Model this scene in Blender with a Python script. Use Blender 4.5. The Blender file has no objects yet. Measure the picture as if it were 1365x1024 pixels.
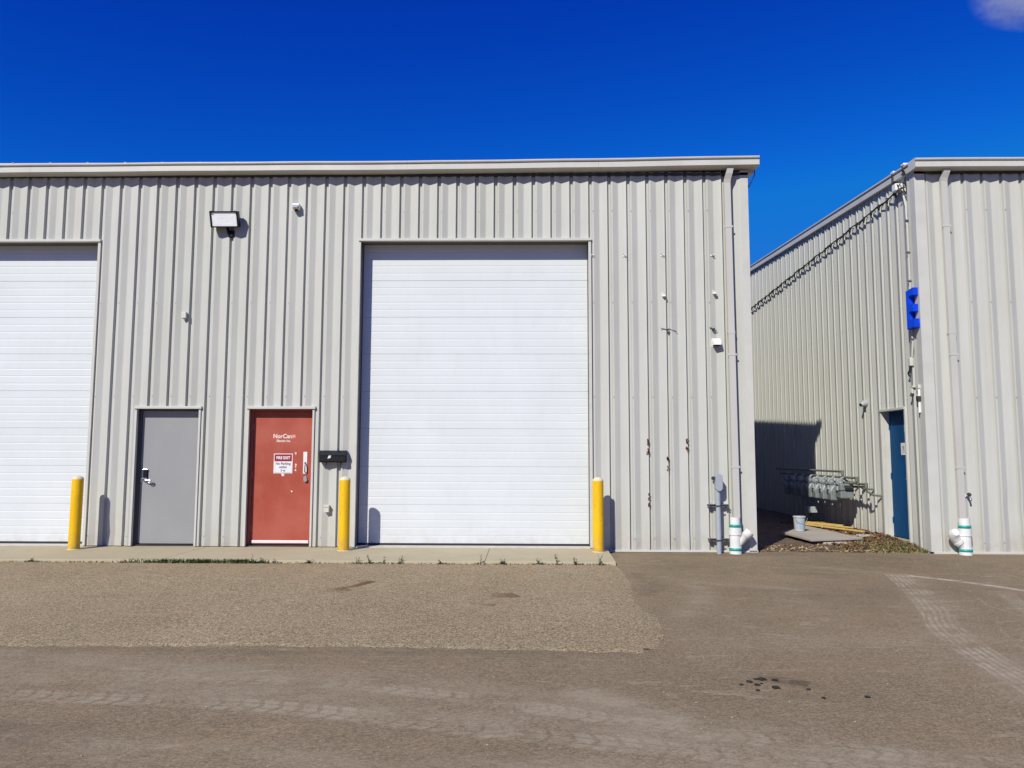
import bpy, bmesh, math, random
from mathutils import Vector, Matrix, noise
random.seed(11)
sc = bpy.context.scene
COL = sc.collection
PI = math.pi

# ------------------------------------------------------------------ camera
cam_d = bpy.data.cameras.new('camera'); cam = bpy.data.objects.new('camera', cam_d); COL.objects.link(cam)
yaw, pit, rol = math.radians(1.0554), math.radians(5.3487), math.radians(0.1538)
F = Vector((-math.sin(yaw)*math.cos(pit), math.cos(yaw)*math.cos(pit), math.sin(pit)))
R0 = Vector((math.cos(yaw), math.sin(yaw), 0)); U0 = R0.cross(F)
R1 = R0*math.cos(rol) + U0*math.sin(rol); U1 = U0*math.cos(rol) - R0*math.sin(rol)
m = Matrix((R1, U1, -F)).transposed().to_4x4(); m.translation = Vector((0, -12.113, 1.4235))
cam.matrix_world = m
cam_d.sensor_width = 36; cam_d.lens = 36*1025.0/1365; cam_d.clip_end = 5000; cam_d.clip_start = 0.1
sc.camera = cam
sc.render.resolution_x = 1024; sc.render.resolution_y = 768

# ------------------------------------------------------------------ sky, sun, exposure
SUN_TO = Vector((-0.57, -1.0, 0.90)).normalized()
w = bpy.data.worlds.new('World'); sc.world = w; w.use_nodes = True
nt = w.node_tree; nt.nodes.clear()
sky = nt.nodes.new('ShaderNodeTexSky'); sky.sky_type = 'NISHITA'; sky.sun_disc = False
sky.sun_elevation = math.asin(SUN_TO.z); sky.sun_rotation = math.atan2(SUN_TO.x, SUN_TO.y)
sky.altitude = 600; sky.air_density = 1.0; sky.dust_density = 0.2; sky.ozone_density = 3.0
# deepen the blue of the clear sky (per-channel curve of the sky's own radiance, the same in every direction)
sep = nt.nodes.new('ShaderNodeSeparateColor'); comb = nt.nodes.new('ShaderNodeCombineColor')
nt.links.new(sky.outputs[0], sep.inputs[0])
def wm(op, a, b):
    x = nt.nodes.new('ShaderNodeMath'); x.operation = op
    for i, v in enumerate((a, b)):
        if isinstance(v, bpy.types.NodeSocket): nt.links.new(v, x.inputs[i])
        else: x.inputs[i].default_value = v
    return x.outputs[0]
for i, (gain, thr, pw, top) in enumerate(((1.0, 9.0, 2.0, .7), (.70, 2.3, 1.3, 1.75), (1.40, .01, 1.0, 6.6))):
    v = wm('MULTIPLY', sep.outputs[i], gain)
    f = wm('MINIMUM', wm('POWER', wm('DIVIDE', v, thr), pw), 1.0)
    nt.links.new(wm('MINIMUM', wm('MULTIPLY', v, f), top), comb.inputs[i])
bg = nt.nodes.new('ShaderNodeBackground'); bg.inputs[1].default_value = 0.10
wo = nt.nodes.new('ShaderNodeOutputWorld')
nt.links.new(comb.outputs[0], bg.inputs[0]); nt.links.new(bg.outputs[0], wo.inputs[0])
sd = bpy.data.lights.new('sun', 'SUN'); sd.energy = 5.0; sd.angle = math.radians(0.53); sd.color = (1.0, 0.955, 0.85)
so = bpy.data.objects.new('sun', sd); COL.objects.link(so)
so.rotation_euler = SUN_TO.to_track_quat('Z', 'Y').to_euler(); so.location = (-20, -30, 30)
sc.view_settings.view_transform = 'Standard'; sc.view_settings.look = 'None'
sc.view_settings.exposure = 0.0; sc.view_settings.gamma = 1; sc.view_settings.use_curve_mapping = False

# ------------------------------------------------------------------ materials
def new_mat(name):
    mt = bpy.data.materials.new(name); mt.use_nodes = True
    n = mt.node_tree; n.nodes.clear()
    o = n.nodes.new('ShaderNodeOutputMaterial'); b = n.nodes.new('ShaderNodeBsdfPrincipled')
    n.links.new(b.outputs[0], o.inputs[0]); return mt, n, b, o
class NB:
    def __init__(s, n): s.n = n; s.tc = n.nodes.new('ShaderNodeTexCoord')
    def coord(s, scale=(1,1,1), out='Object'):
        mp = s.n.nodes.new('ShaderNodeMapping'); mp.inputs['Scale'].default_value = scale
        s.n.links.new(s.tc.outputs[out], mp.inputs[0]); return mp.outputs[0]
    def noise(s, scale, detail=4, rough=.55, stretch=(1,1,1), out='Object', dist=0):
        t = s.n.nodes.new('ShaderNodeTexNoise'); t.inputs['Scale'].default_value = scale
        t.inputs['Detail'].default_value = detail; t.inputs['Roughness'].default_value = rough
        t.inputs['Distortion'].default_value = dist
        s.n.links.new(s.coord(stretch, out), t.inputs[0]); return t.outputs[0]
    def ramp(s, src, a, b, ca=(0,0,0,1), cb=(1,1,1,1), interp='LINEAR'):
        r = s.n.nodes.new('ShaderNodeValToRGB'); r.color_ramp.interpolation = interp
        r.color_ramp.elements[0].position = a; r.color_ramp.elements[1].position = b
        r.color_ramp.elements[0].color = ca; r.color_ramp.elements[1].color = cb
        s.n.links.new(src, r.inputs[0]); return r.outputs[0]
    def mix(s, fac, a, b, mode='MIX'):
        x = s.n.nodes.new('ShaderNodeMix'); x.data_type = 'RGBA'; x.blend_type = mode
        for v, i in ((fac,0),(a,6),(b,7)):
            if hasattr(v, 'links') or isinstance(v, bpy.types.NodeSocket): s.n.links.new(v, x.inputs[i])
            elif i == 0: x.inputs[0].default_value = v
            else: x.inputs[i].default_value = tuple(v)+(1,) if len(v) == 3 else v
        return x.outputs[2]
    def math(s, op, a, b=None, c=None):
        x = s.n.nodes.new('ShaderNodeMath'); x.operation = op
        for i, v in enumerate((a,b,c)):
            if v is None: continue
            if isinstance(v, bpy.types.NodeSocket): s.n.links.new(v, x.inputs[i])
            else: x.inputs[i].default_value = v
        return x.outputs[0]
    def bump(s, h, strength, dist, prev=None):
        b = s.n.nodes.new('ShaderNodeBump'); b.inputs['Strength'].default_value = strength
        b.inputs['Distance'].default_value = dist; s.n.links.new(h, b.inputs['Height'])
        if prev is not None: s.n.links.new(prev, b.inputs['Normal'])
        return b.outputs[0]
def simple(name, col, rough=.5, metal=0, var=.12, vs=6, bump=.15, bs=60, bd=.002, stretch=(1,1,1), dirt=0, dirtcol=(.12,.09,.06), spec=.5):
    mt, n, b, o = new_mat(name); k = NB(n)
    nz = k.noise(vs, 5, .6, stretch)
    lo = tuple(c*(1-var) for c in col); hi = tuple(min(1,c*(1+var)) for c in col)
    c = k.ramp(nz, .3, .7, lo+(1,), hi+(1,))
    if dirt:
        d = k.ramp(k.noise(vs*2.3, 6, .7, stretch), .72-dirt*.3, .8)
        c = k.mix(k.math('MULTIPLY', d, .8), c, dirtcol)
    n.links.new(c, b.inputs['Base Color'])
    b.inputs['Roughness'].default_value = rough; b.inputs['Metallic'].default_value = metal
    b.inputs['Specular IOR Level'].default_value = spec
    if bump: n.links.new(k.bump(k.noise(bs, 4, .6), bump, bd), b.inputs['Normal'])
    return mt
def wall_mat():
    mt, n, b, o = new_mat('painted_ribbed_steel'); k = NB(n)
    oi = n.nodes.new('ShaderNodeObjectInfo')
    base = k.mix(oi.outputs['Random'], (.458,.463,.412), (.497,.498,.455))
    streak = k.ramp(k.noise(7, 5, .6, (1,1,.07)), .35, .75)
    c = k.mix(k.math('MULTIPLY', streak, .5), base, (.385,.385,.335))
    cloudy = k.ramp(k.noise(1.1, 4, .6), .35, .7)
    c = k.mix(k.math('MULTIPLY', cloudy, .22), c, (.535,.545,.52))
    sp = k.ramp(k.noise(34, 6, .75), .63, .70)
    c = k.mix(k.math('MULTIPLY', sp, .5), c, (.24,.20,.15))
    # splash dirt at foot of the wall
    sx = n.nodes.new('ShaderNodeSeparateXYZ'); n.links.new(k.tc.outputs['Object'], sx.inputs[0])
    h = k.math('SUBTRACT', 1.0, k.math('DIVIDE', sx.outputs[2], .75)); h = k.math('MAXIMUM', h, 0.0)
    h = k.math('MULTIPLY', k.math('MULTIPLY', h, h), k.ramp(k.noise(5, 6, .7), .3, .7))
    c = k.mix(k.math('MULTIPLY', h, .6), c, (.34,.29,.22))
    n.links.new(c, b.inputs['Base Color']); b.inputs['Roughness'].default_value = .52
    b.inputs['Specular IOR Level'].default_value = .25
    n1 = k.bump(k.noise(1.6, 3, .5, (1,1,.45)), .45, .035)
    n2 = k.bump(k.noise(120, 3, .6), .06, .001, n1)
    n.links.new(n2, b.inputs['Normal']); return mt
def white_door_mat():
    mt, n, b, o = new_mat('white_door_enamel'); k = NB(n)
    c = k.ramp(k.noise(1.0, 4, .6), .3, .7, (.60,.635,.635,1), (.645,.675,.68,1))
    c = k.mix(k.math('MULTIPLY', k.ramp(k.noise(5, 6, .7, (1,1,.35)), .5, .85), .3), c, (.53,.53,.50))
    c = k.mix(k.math('MULTIPLY', k.ramp(k.noise(22, 6, .8, (1,1,.5)), .645, .72), .40), c, (.42,.40,.36))
    sx = n.nodes.new('ShaderNodeSeparateXYZ'); n.links.new(k.tc.outputs['Object'], sx.inputs[0])
    h = k.math('MAXIMUM', k.math('SUBTRACT', 1.0, k.math('DIVIDE', sx.outputs[2], .5)), 0.0)
    h = k.math('MULTIPLY', k.math('MULTIPLY', h, h), k.ramp(k.noise(6, 6, .7), .3, .65))
    c = k.mix(k.math('MULTIPLY', h, .55), c, (.42,.38,.30))
    n.links.new(c, b.inputs['Base Color']); b.inputs['Roughness'].default_value = .45
    b.inputs['Specular IOR Level'].default_value = .25
    n.links.new(k.bump(k.noise(2.2, 3, .5), .2, .012), b.inputs['Normal']); return mt
def mark(k, n, attr, kind, opac, scale, lo, hi):
    at = n.nodes.new('ShaderNodeAttribute'); at.attribute_name = attr
    sx = n.nodes.new('ShaderNodeSeparateXYZ'); n.links.new(at.outputs['Vector'], sx.inputs[0])
    u, v, mk = sx.outputs
    edge = k.math('MULTIPLY', k.math('MULTIPLY', v, k.math('SUBTRACT', 1.0, v)), 4.0)
    edge = k.ramp(edge, .0, .5)
    a = k.math('MULTIPLY', k.math('MULTIPLY', edge, mk), k.ramp(k.noise(scale, 6, .7), lo, hi))
    if kind == 'tread':
        wv = k.math('FRACT', k.math('ADD', k.math('MULTIPLY', u, 8.0), k.math('MULTIPLY', k.math('ABSOLUTE', k.math('SUBTRACT', v, .5)), .9)))
        t = k.ramp(k.math('ABSOLUTE', k.math('SUBTRACT', wv, .5)), .30, .42, (1,1,1,1), (.1,.1,.1,1))
        g = k.math('FRACT', k.math('MULTIPLY', v, 3.0))
        t2 = k.ramp(k.math('ABSOLUTE', k.math('SUBTRACT', g, .5)), .36, .46, (1,1,1,1), (.2,.2,.2,1))
        a = k.math('MULTIPLY', a, k.math('MULTIPLY', t, t2))
    if kind == 'lines':
        g = k.math('FRACT', k.math('MULTIPLY', k.math('ADD', v, k.math('MULTIPLY', k.noise(1.4, 3, .6), .3)), 6.0))
        a = k.math('MULTIPLY', a, k.ramp(k.math('ABSOLUTE', k.math('SUBTRACT', g, .5)), .10, .42, (1,1,1,1), (.25,.25,.25,1)))
    a = k.math('MULTIPLY', a, k.ramp(k.noise(50, 4, .7), .25, .6, (.5,.5,.5,1), (1,1,1,1)))
    return k.math('MULTIPLY', a, opac)
def asphalt_mat(name, ca, cb, grit, gs, speck, marks=False):
    mt, n, b, o = new_mat(name); k = NB(n)
    c = k.ramp(k.noise(.45, 5, .6), .3, .7, ca+(1,), cb+(1,))
    c = k.mix(k.math('MULTIPLY', k.ramp(k.noise(.9, 6, .65, (1,.35,1)), .45, .75), .45), c, tuple(x*1.22 for x in cb))
    c = k.mix(k.math('MULTIPLY', k.ramp(k.noise(1.7, 6, .7, (.6,1,1)), .55, .78), .40), c, tuple(x*.72 for x in ca))
    # stone chips
    v = n.nodes.new('ShaderNodeTexVoronoi'); v.inputs['Scale'].default_value = gs; n.links.new(k.coord(), v.inputs[0])
    sep = n.nodes.new('ShaderNodeSeparateColor'); n.links.new(v.outputs['Color'], sep.inputs[0])
    g1 = k.ramp(sep.outputs[0], .1, .95, (1-grit,1-grit,1-grit,1), (1+grit,1+grit,1+grit,1))
    c = k.mix(1.0, c, g1, 'MULTIPLY')
    g2 = k.ramp(k.noise(gs*.35, 4, .7), .3, .7, (1-grit*.6,)*3+(1,), (1+grit*.6,)*3+(1,))
    c = k.mix(1.0, c, g2, 'MULTIPLY')
    ps = k.ramp(k.noise(30, 2, .5), .73, .76)
    c = k.mix(k.math('MULTIPLY', ps, speck), c, (.5,.47,.42))
    # uneven tone: broad greenish and reddish areas, pale scuffs, small dark specks
    gn = k.ramp(k.noise(.7, 4, .6, (1,.8,1)), .48, .66)
    c = k.mix(k.math('MULTIPLY', gn, .18), c, (ca[0]*.90, ca[1]*1.0, ca[2]*1.02))
    rd = k.ramp(k.noise(1.3, 5, .6, (.8,1,1), dist=.4), .52, .74)
    c = k.mix(k.math('MULTIPLY', rd, .35), c, (cb[0]*1.12, cb[1]*.98, cb[2]*.92))
    scf = k.ramp(k.noise(5.5, 6, .68, (.45,1.5,1), dist=.6), .58, .70)
    c = k.mix(k.math('MULTIPLY', scf, .42), c, (.42,.36,.26))
    dsp = k.ramp(k.noise(15, 5, .7), .62, .72)
    c = k.mix(k.math('MULTIPLY', dsp, .45), c, (ca[0]*.45, ca[1]*.45, ca[2]*.5))
    if marks:
        sc_ = n.nodes.new('ShaderNodeAttribute'); sc_.attribute_name = 'stain'
        ss = n.nodes.new('ShaderNodeSeparateXYZ'); n.links.new(sc_.outputs['Vector'], ss.inputs[0])
        dust = k.math('MULTIPLY', k.math('MULTIPLY', ss.outputs[0], k.ramp(k.noise(2.6, 7, .72, (.5,1,1)), .38, .70)), .75)
        c = k.mix(dust, c, (.37,.315,.225))
        dk = k.math('MULTIPLY', k.math('MULTIPLY', ss.outputs[1], k.ramp(k.noise(4, 6, .7), .35, .65)), .7)
        c = k.mix(dk, c, (.085,.070,.052))
        c = k.mix(mark(k, n, 'track_a', 'tread', .62, 2.2, .38, .62), c, (.40,.345,.25))
        c = k.mix(mark(k, n, 'track_b', 'tread', .55, 2.6, .40, .62), c, (.40,.345,.25))
        c = k.mix(mark(k, n, 'track_c', 'lines', .66, 3.4, .40, .64), c, (.50,.435,.33))
        c = k.mix(mark(k, n, 'track_d', 'dust', .80, 9.0, .34, .58), c, (.56,.50,.42))
    n.links.new(c, b.inputs['Base Color']); b.inputs['Roughness'].default_value = .92
    b.inputs['Specular IOR Level'].default_value = .1
    n1 = k.bump(k.noise(.8, 3, .5), .4, .03)
    n2 = k.bump(v.outputs['Distance'], .35, .005, n1)
    n3 = k.bump(k.noise(gs*.8, 4, .6), .3, .004, n2)
    n.links.new(n3, b.inputs['Normal']); return mt
def decal_mat(name, col, opac, kind='dust', scale=6, lo=.42, hi=.62):
    """mark lying on a surface: UV.x along, UV.y across (0..1)"""
    mt, n, b, o = new_mat(name); k = NB(n)
    sx = n.nodes.new('ShaderNodeSeparateXYZ'); n.links.new(k.tc.outputs['UV'], sx.inputs[0])
    u, v = sx.outputs[0], sx.outputs[1]
    edge = k.math('MULTIPLY', v, k.math('SUBTRACT', 1.0, v)); edge = k.math('MULTIPLY', edge, 4.0)
    edge = k.ramp(edge, .0, .55)
    nz = k.ramp(k.noise(scale, 6, .7, (1,1,1)), lo, hi)
    a = k.math('MULTIPLY', edge, nz)
    if kind == 'tread':
        wv = k.math('FRACT', k.math('ADD', k.math('MULTIPLY', u, 7.5), k.math('MULTIPLY', k.math('ABSOLUTE', k.math('SUBTRACT', v, .5)), .9)))
        t = k.ramp(k.math('ABSOLUTE', k.math('SUBTRACT', wv, .5)), .30, .42, (1,1,1,1), (.15,.15,.15,1))
        g = k.math('FRACT', k.math('MULTIPLY', v, 4.0))
        t2 = k.ramp(k.math('ABSOLUTE', k.math('SUBTRACT', g, .5)), .36, .46, (1,1,1,1), (.3,.3,.3,1))
        a = k.math('MULTIPLY', a, k.math('MULTIPLY', t, t2))
    if kind == 'lines':
        g = k.math('FRACT', k.math('MULTIPLY', k.math('ADD', v, k.math('MULTIPLY', k.noise(1.6, 3, .6), .25)), 6.0))
        t2 = k.ramp(k.math('ABSOLUTE', k.math('SUBTRACT', g, .5)), .12, .40, (1,1,1,1), (.12,.12,.12,1))
        a = k.math('MULTIPLY', a, t2)
    ends = k.math('MINIMUM', k.math('MULTIPLY', u, 1.6), 1.0); a = k.math('MULTIPLY', a, ends)
    a = k.math('MULTIPLY', a, k.ramp(k.noise(45, 4, .7), .25, .6, (.45,.45,.45,1), (1,1,1,1)))
    a = k.math('MULTIPLY', a, opac)
    b.inputs['Base Color'].default_value = col+(1,); b.inputs['Roughness'].default_value = .95
    b.inputs['Specular IOR Level'].default_value = .1
    n.links.new(a, b.inputs['Alpha']); return mt
def red_door_mat():
    mt, n, b, o = new_mat('faded_red_paint'); k = NB(n)
    sx = n.nodes.new('ShaderNodeSeparateXYZ'); n.links.new(k.tc.outputs['Object'], sx.inputs[0])
    c = k.mix(k.ramp(k.noise(1.5, 5, .6), .35, .65), (.33,.062,.036), (.39,.098,.064))
    top = k.ramp(sx.outputs[2], 1.45, 2.15)
    c = k.mix(k.math('MULTIPLY', top, .5), c, (.50,.13,.052))
    c = k.mix(k.math('MULTIPLY', k.ramp(k.noise(6, 7, .75, (1,1,.4)), .52, .8), .45), c, (.42,.14,.10))
    c = k.mix(k.ramp(k.noise(48, 4, .7), .735, .76), c, (.62,.50,.42))
    n.links.new(c, b.inputs['Base Color']); b.inputs['Roughness'].default_value = .5
    b.inputs['Specular IOR Level'].default_value = .25
    n.links.new(k.bump(k.noise(3, 3, .5), .2, .01), b.inputs['Normal']); return mt
M = {}
M['wall'] = wall_mat()
M['trim'] = simple('beige_steel_trim', (.53,.525,.475), .45, 0, .06, 3, .15, 2, .01, (1,1,1), .12, (.3,.26,.2), .3)
M['gutter'] = simple('gutter_enamel', (.53,.52,.47), .4, 0, .07, 2.5, .15, 2.2, .012, (1,1,1), .1, (.3,.27,.22), .35)
M['roof'] = simple('pale_roof_steel', (.60,.60,.57), .4, 0, .06, 2, .1, 3)
M['downspout'] = simple('downspout_enamel', (.50,.485,.44), .42, 0, .05, 3, .1, 8, .003, (1,1,.3), .15, (.3,.25,.2), .35)
M['white'] = white_door_mat()
M['greydoor'] = simple('grey_door_enamel', (.285,.287,.285), .38, 0, .05, 2, .12, 4, .008, (1,1,.5), .05, (.2,.19,.17), .35)
M['reddoor'] = red_door_mat()
M['bluedoor'] = simple('blue_door_enamel', (.002,.058,.165), .6, 0, .18, 3, .12, 4, .008, (1,1,.5), .1, (.01,.07,.14), .12)
M['frame'] = simple('shade_darkened_frame', (.10,.095,.085), .5, 0, .1, 4)  # grey frame darkened in colour to imitate the shade of the door recesses
M['redframe'] = simple('red_frame_paint', (.42,.10,.06), .5, 0, .1, 4)
M['rubber'] = simple('black_rubber', (.02,.02,.02), .7, 0, .2, 8)
M['black'] = simple('black_enamel', (.008,.009,.012), .45, 0, .2, 9, .1, 80, .002, (1,1,1), 0, (0,0,0), .2)
M['chrome'] = simple('brushed_metal', (.62,.62,.62), .28, 1, .08, 20, .1, 100, .0005)
M['steel'] = simple('dull_steel', (.36,.36,.37), .45, .7, .15, 14)
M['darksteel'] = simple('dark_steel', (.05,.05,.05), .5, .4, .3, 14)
M['yellow'] = simple('yellow_bollard_paint', (.80,.47,.006), .48, 0, .08, 7, .35, 22, .004, (1,1,.5), .42, (.26,.15,.03), .25)
def bollard_mat():
    mt, n, b, o = new_mat('worn_yellow_paint'); k = NB(n)
    c = k.ramp(k.noise(5, 5, .6, (1,1,.4)), .3, .7, (.72,.41,.006,1), (.83,.50,.010,1))
    c = k.mix(k.math('MULTIPLY', k.ramp(k.noise(14, 6, .7, (1,1,.3)), .55, .72), .35), c, (.50,.29,.03))
    c = k.mix(k.ramp(k.noise(30, 5, .7, (1,1,.6)), .655, .675), c, (.10,.05,.025))
    sx = n.nodes.new('ShaderNodeSeparateXYZ'); n.links.new(k.tc.outputs['Object'], sx.inputs[0])
    h = k.math('MAXIMUM', k.math('SUBTRACT', 1.0, k.math('DIVIDE', sx.outputs[2], .28)), 0.0)
    c = k.mix(k.math('MULTIPLY', k.math('MULTIPLY', h, k.ramp(k.noise(12, 6, .7), .3, .6)), .7), c, (.30,.22,.10))
    n.links.new(c, b.inputs['Base Color']); b.inputs['Roughness'].default_value = .5; b.inputs['Specular IOR Level'].default_value = .25
    n.links.new(k.bump(k.noise(18, 4, .6, (1,1,.5)), .4, .004), b.inputs['Normal']); return mt
M['yellow'] = bollard_mat()
M['cement'] = simple('pale_cement', (.62,.56,.38), .9, 0, .12, 10, .4, 40)
M['pvc'] = simple('white_pvc', (.70,.70,.665), .42, 0, .07, 7, .08, 30, .002, (1,1,1), .45, (.42,.37,.29), .3)
M['teal'] = simple('teal_tape', (.012,.34,.26), .45, 0, .12, 12)
M['tube'] = simple('inside_of_pipe', (.10,.10,.10), .7)
M['greybox'] = simple('grey_box_enamel', (.34,.36,.37), .42, 0, .1, 8, .1, 40, .002, (1,1,1), .15)
M['meterpost'] = simple('blue_grey_conduit', (.36,.39,.43), .42, .1, .1, 8, .1, 40, .002, (1,1,1), .15)
M['beigebox'] = simple('beige_plastic', (.56,.55,.47), .5, 0, .06, 10)
M['whitebox'] = simple('white_plastic', (.76,.75,.70), .45, 0, .05, 10)
M['gasgrey'] = simple('gas_meter_grey', (.17,.20,.20), .4, 0, .12, 10, .1, 40, .002, (1,1,1), .15)
M['gaslight'] = simple('gas_meter_pale', (.22,.25,.26), .5, .1, .3, 14)
M['pipe'] = simple('green_grey_gas_pipe', (.16,.17,.14), .5, .2, .2, 8)
M['bag'] = simple('blue_plastic_sheet', (.002,.050,.60), .5, 0, .25, 12, .4, 9, .02, (1,1,1), 0, (0,0,0), .25)
M['bagface'] = simple('blue_letter_face', (.004,.075,.72), .4, 0, .1, 12, .1, 9, .01, (1,1,1), 0, (0,0,0), .25)
M['cable'] = simple('black_cable', (.015,.015,.016), .6)
M['wire'] = simple('frayed_wire', (.16,.13,.11), .6)
M['rust'] = simple('rust_scar', (.10,.03,.018), .9, 0, .5, 40, .5, 90)
M['rust2'] = simple('rust_stain', (.26,.12,.07), .9, 0, .4, 40, .5, 90)
M['concrete'] = None
M['plank'] = simple('weathered_board', (.36,.32,.27), .85, 0, .14, 5, .4, 30, .003, (.3,1,1), .2, (.16,.13,.10))
M['yplank'] = simple('fresh_yellow_lumber', (.60,.42,.13), .7, 0, .15, 8, .3, 30)
M['stone'] = simple('pale_stone', (.52,.49,.44), .9, 0, .12, 6, .5, 25, .006)
M['leafdry'] = simple('dry_leaf', (.17,.085,.04), .85, 0, .5, 9)
M['leafpale'] = simple('pale_dry_leaf', (.36,.27,.13), .85, 0, .4, 9)
M['grass'] = simple('weed_green', (.075,.095,.025), .7, 0, .6, 9, 0)
M['weed'] = simple('dark_weed_green', (.045,.075,.02), .7, 0, .4, 9, 0)
M['drygrass'] = simple('dry_grass', (.26,.22,.09), .8, 0, .35, 7, 0)
M['dirt'] = simple('dark_soil', (.13,.085,.055), 1, 0, .4, 5, .9, 25, .02)
M['signred'] = simple('sign_maroon', (.28,.008,.018), .4, 0, .06, 10, 0)
M['signwhite'] = simple('sign_white', (.72,.70,.70), .4, 0, .05, 10, 0)
M['ink'] = simple('sign_ink', (.10,.06,.09), .6, 0, .1, 10, 0)
M['decalwhite'] = simple('faded_white_lettering', (.76,.64,.58), .6, 0, .15, 60, 0)
M['decalpink'] = simple('faded_pink_emblem', (.80,.36,.32), .6, 0, .1, 60, 0)
M['bucket'] = simple('pail_plastic', (.40,.42,.44), .4, 0, .08, 8, .05, 30)
M['buckettag'] = simple('pail_label', (.30,.40,.46), .5, 0, .25, 30, 0)
def conc_mat():
    mt, n, b, o = new_mat('broom_finished_concrete'); k = NB(n)
    oi = n.nodes.new('ShaderNodeObjectInfo')
    base = k.mix(oi.outputs['Random'], (.385,.325,.190), (.435,.375,.235))
    c = k.mix(k.math('MULTIPLY', k.ramp(k.noise(1.2, 6, .65), .35, .7), .5), base, (.30,.255,.17))
    c = k.mix(k.math('MULTIPLY', k.ramp(k.noise(4, 7, .75), .55, .75), .45), c, (.22,.18,.12))
    c = k.mix(k.math('MULTIPLY', k.ramp(k.noise(55, 3, .7), .35, .7), .25), c, (.50,.46,.37))
    n.links.new(c, b.inputs['Base Color']); b.inputs['Roughness'].default_value = .9
    n.links.new(k.bump(k.noise(70, 4, .7), .35, .004), b.inputs['Normal']); return mt
M['concrete'] = conc_mat()
M['asphalt'] = asphalt_mat('dusty_asphalt', (.205,.156,.094), (.238,.185,.118), .26, 95, .30, True)
M['patch'] = asphalt_mat('old_pebbly_asphalt', (.270,.208,.124), (.316,.250,.158), .55, 115, .30)
def glass_mat():
    mt, n, b, o = new_mat('lamp_glass_over_reflector'); k = NB(n)
    c = k.ramp(k.noise(9, 4, .6, (.6,1,2)), .3, .7, (.86,.89,.90,1), (.98,.98,.98,1))
    n.links.new(c, b.inputs['Base Color']); b.inputs['Roughness'].default_value = .25; b.inputs['Metallic'].default_value = .0
    n.links.new(k.bump(k.noise(14, 3, .5), .4, .01), b.inputs['Normal']); return mt
M['lampglass'] = glass_mat()

# ------------------------------------------------------------------ mesh helpers (world coordinates in, object at its root)
class MB:
    def __init__(s): s.v = []; s.f = []; s.sm = []
    def add(s, vs, fs, smooth=False):
        o = len(s.v); s.v += [tuple(v) for v in vs]; s.f += [tuple(i+o for i in f) for f in fs]; s.sm += [smooth]*len(fs); return s
    def box(s, x0, x1, y0, y1, z0, z1, bev=0):
        if bev <= 0:
            vs = [(x,y,z) for z in (z0,z1) for y in (y0,y1) for x in (x0,x1)]
            return s.add(vs, [(0,2,3,1),(4,5,7,6),(0,1,5,4),(2,6,7,3),(0,4,6,2),(1,3,7,5)])
        bm = bmesh.new(); bmesh.ops.create_cube(bm, size=1)
        for v in bm.verts: v.co = Vector(((x0+x1)/2+v.co.x*(x1-x0), (y0+y1)/2+v.co.y*(y1-y0), (z0+z1)/2+v.co.z*(z1-z0)))
        bmesh.ops.bevel(bm, geom=bm.edges[:], offset=bev, segments=2, affect='EDGES', profile=.5)
        bm.verts.index_update(); s.add([v.co[:] for v in bm.verts], [[v.index for v in f.verts] for f in bm.faces]); bm.free(); return s
    def obox(s, c, ex, ey, ez):   # oriented box: centre, half axis vectors
        c, ex, ey, ez = map(Vector, (c,ex,ey,ez))
        vs = [c+ex*a+ey*b+ez*d for d in (-1,1) for b in (-1,1) for a in (-1,1)]
        return s.add(vs, [(0,2,3,1),(4,5,7,6),(0,1,5,4),(2,6,7,3),(0,4,6,2),(1,3,7,5)])
    def tube(s, pts, r, seg=12, cap=True, smooth=True):
        pts = [Vector(p) for p in pts]; n = len(pts)
        rr = r if isinstance(r, (list,tuple)) else [r]*n
        up = None; rings = []
        for i, p in enumerate(pts):
            t = (pts[min(i+1,n-1)]-pts[max(i-1,0)])
            if t.length < 1e-9: t = Vector((0,0,1))
            t.normalize()
            if up is None:
                up = Vector((0,0,1)) if abs(t.z) < .9 else Vector((0,-1,0))
            a = (up - t*up.dot(t))
            if a.length < 1e-6: a = t.orthogonal()
            a.normalize(); up = a; b = t.cross(a)
            rings.append([p+(a*math.cos(2*PI*j/seg)+b*math.sin(2*PI*j/seg))*rr[i] for j in range(seg)])
        vs = [q for rg in rings for q in rg]; fs = []
        for i in range(n-1):
            for j in range(seg):
                k2 = (j+1)%seg; fs.append((i*seg+j, i*seg+k2, (i+1)*seg+k2, (i+1)*seg+j))
        s.add(vs, fs, smooth)
        if cap:
            s.add(rings[0], [tuple(range(seg))[::-1]]); s.add(rings[-1], [tuple(range(seg))])
        return s
    def prism(s, pts, d0, d1, T):   # outline pts (a,b) swept from d0 to d1; T(a,b,d) -> xyz
        n = len(pts); vs = [T(a,b,d0) for a,b in pts]+[T(a,b,d1) for a,b in pts]
        fs = [tuple(range(n))[::-1], tuple(range(n,2*n))]+[(i,(i+1)%n,n+(i+1)%n,n+i) for i in range(n)]
        return s.add(vs, fs)
    def build(s, name, mat, parent=None, org=None, fixn=True):
        me = bpy.data.meshes.new(name)
        if org is None:
            r = parent; org = Vector((0,0,0))
            while r is not None: org = org+r.location; r = r.parent
            loc = Vector((0,0,0))
        else: org = Vector(org); loc = org
        me.from_pydata([tuple(Vector(v)-org) for v in s.v], [], s.f)
        me.polygons.foreach_set('use_smooth', s.sm)
        if fixn:
            bm = bmesh.new(); bm.from_mesh(me); bmesh.ops.recalc_face_normals(bm, faces=bm.faces[:]); bm.to_mesh(me); bm.free()
        me.materials.append(mat); me.update()
        o = bpy.data.objects.new(name, me); COL.objects.link(o); o.location = loc
        if parent is not None: o.parent = parent; o.location = (0,0,0)
        return o
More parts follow.
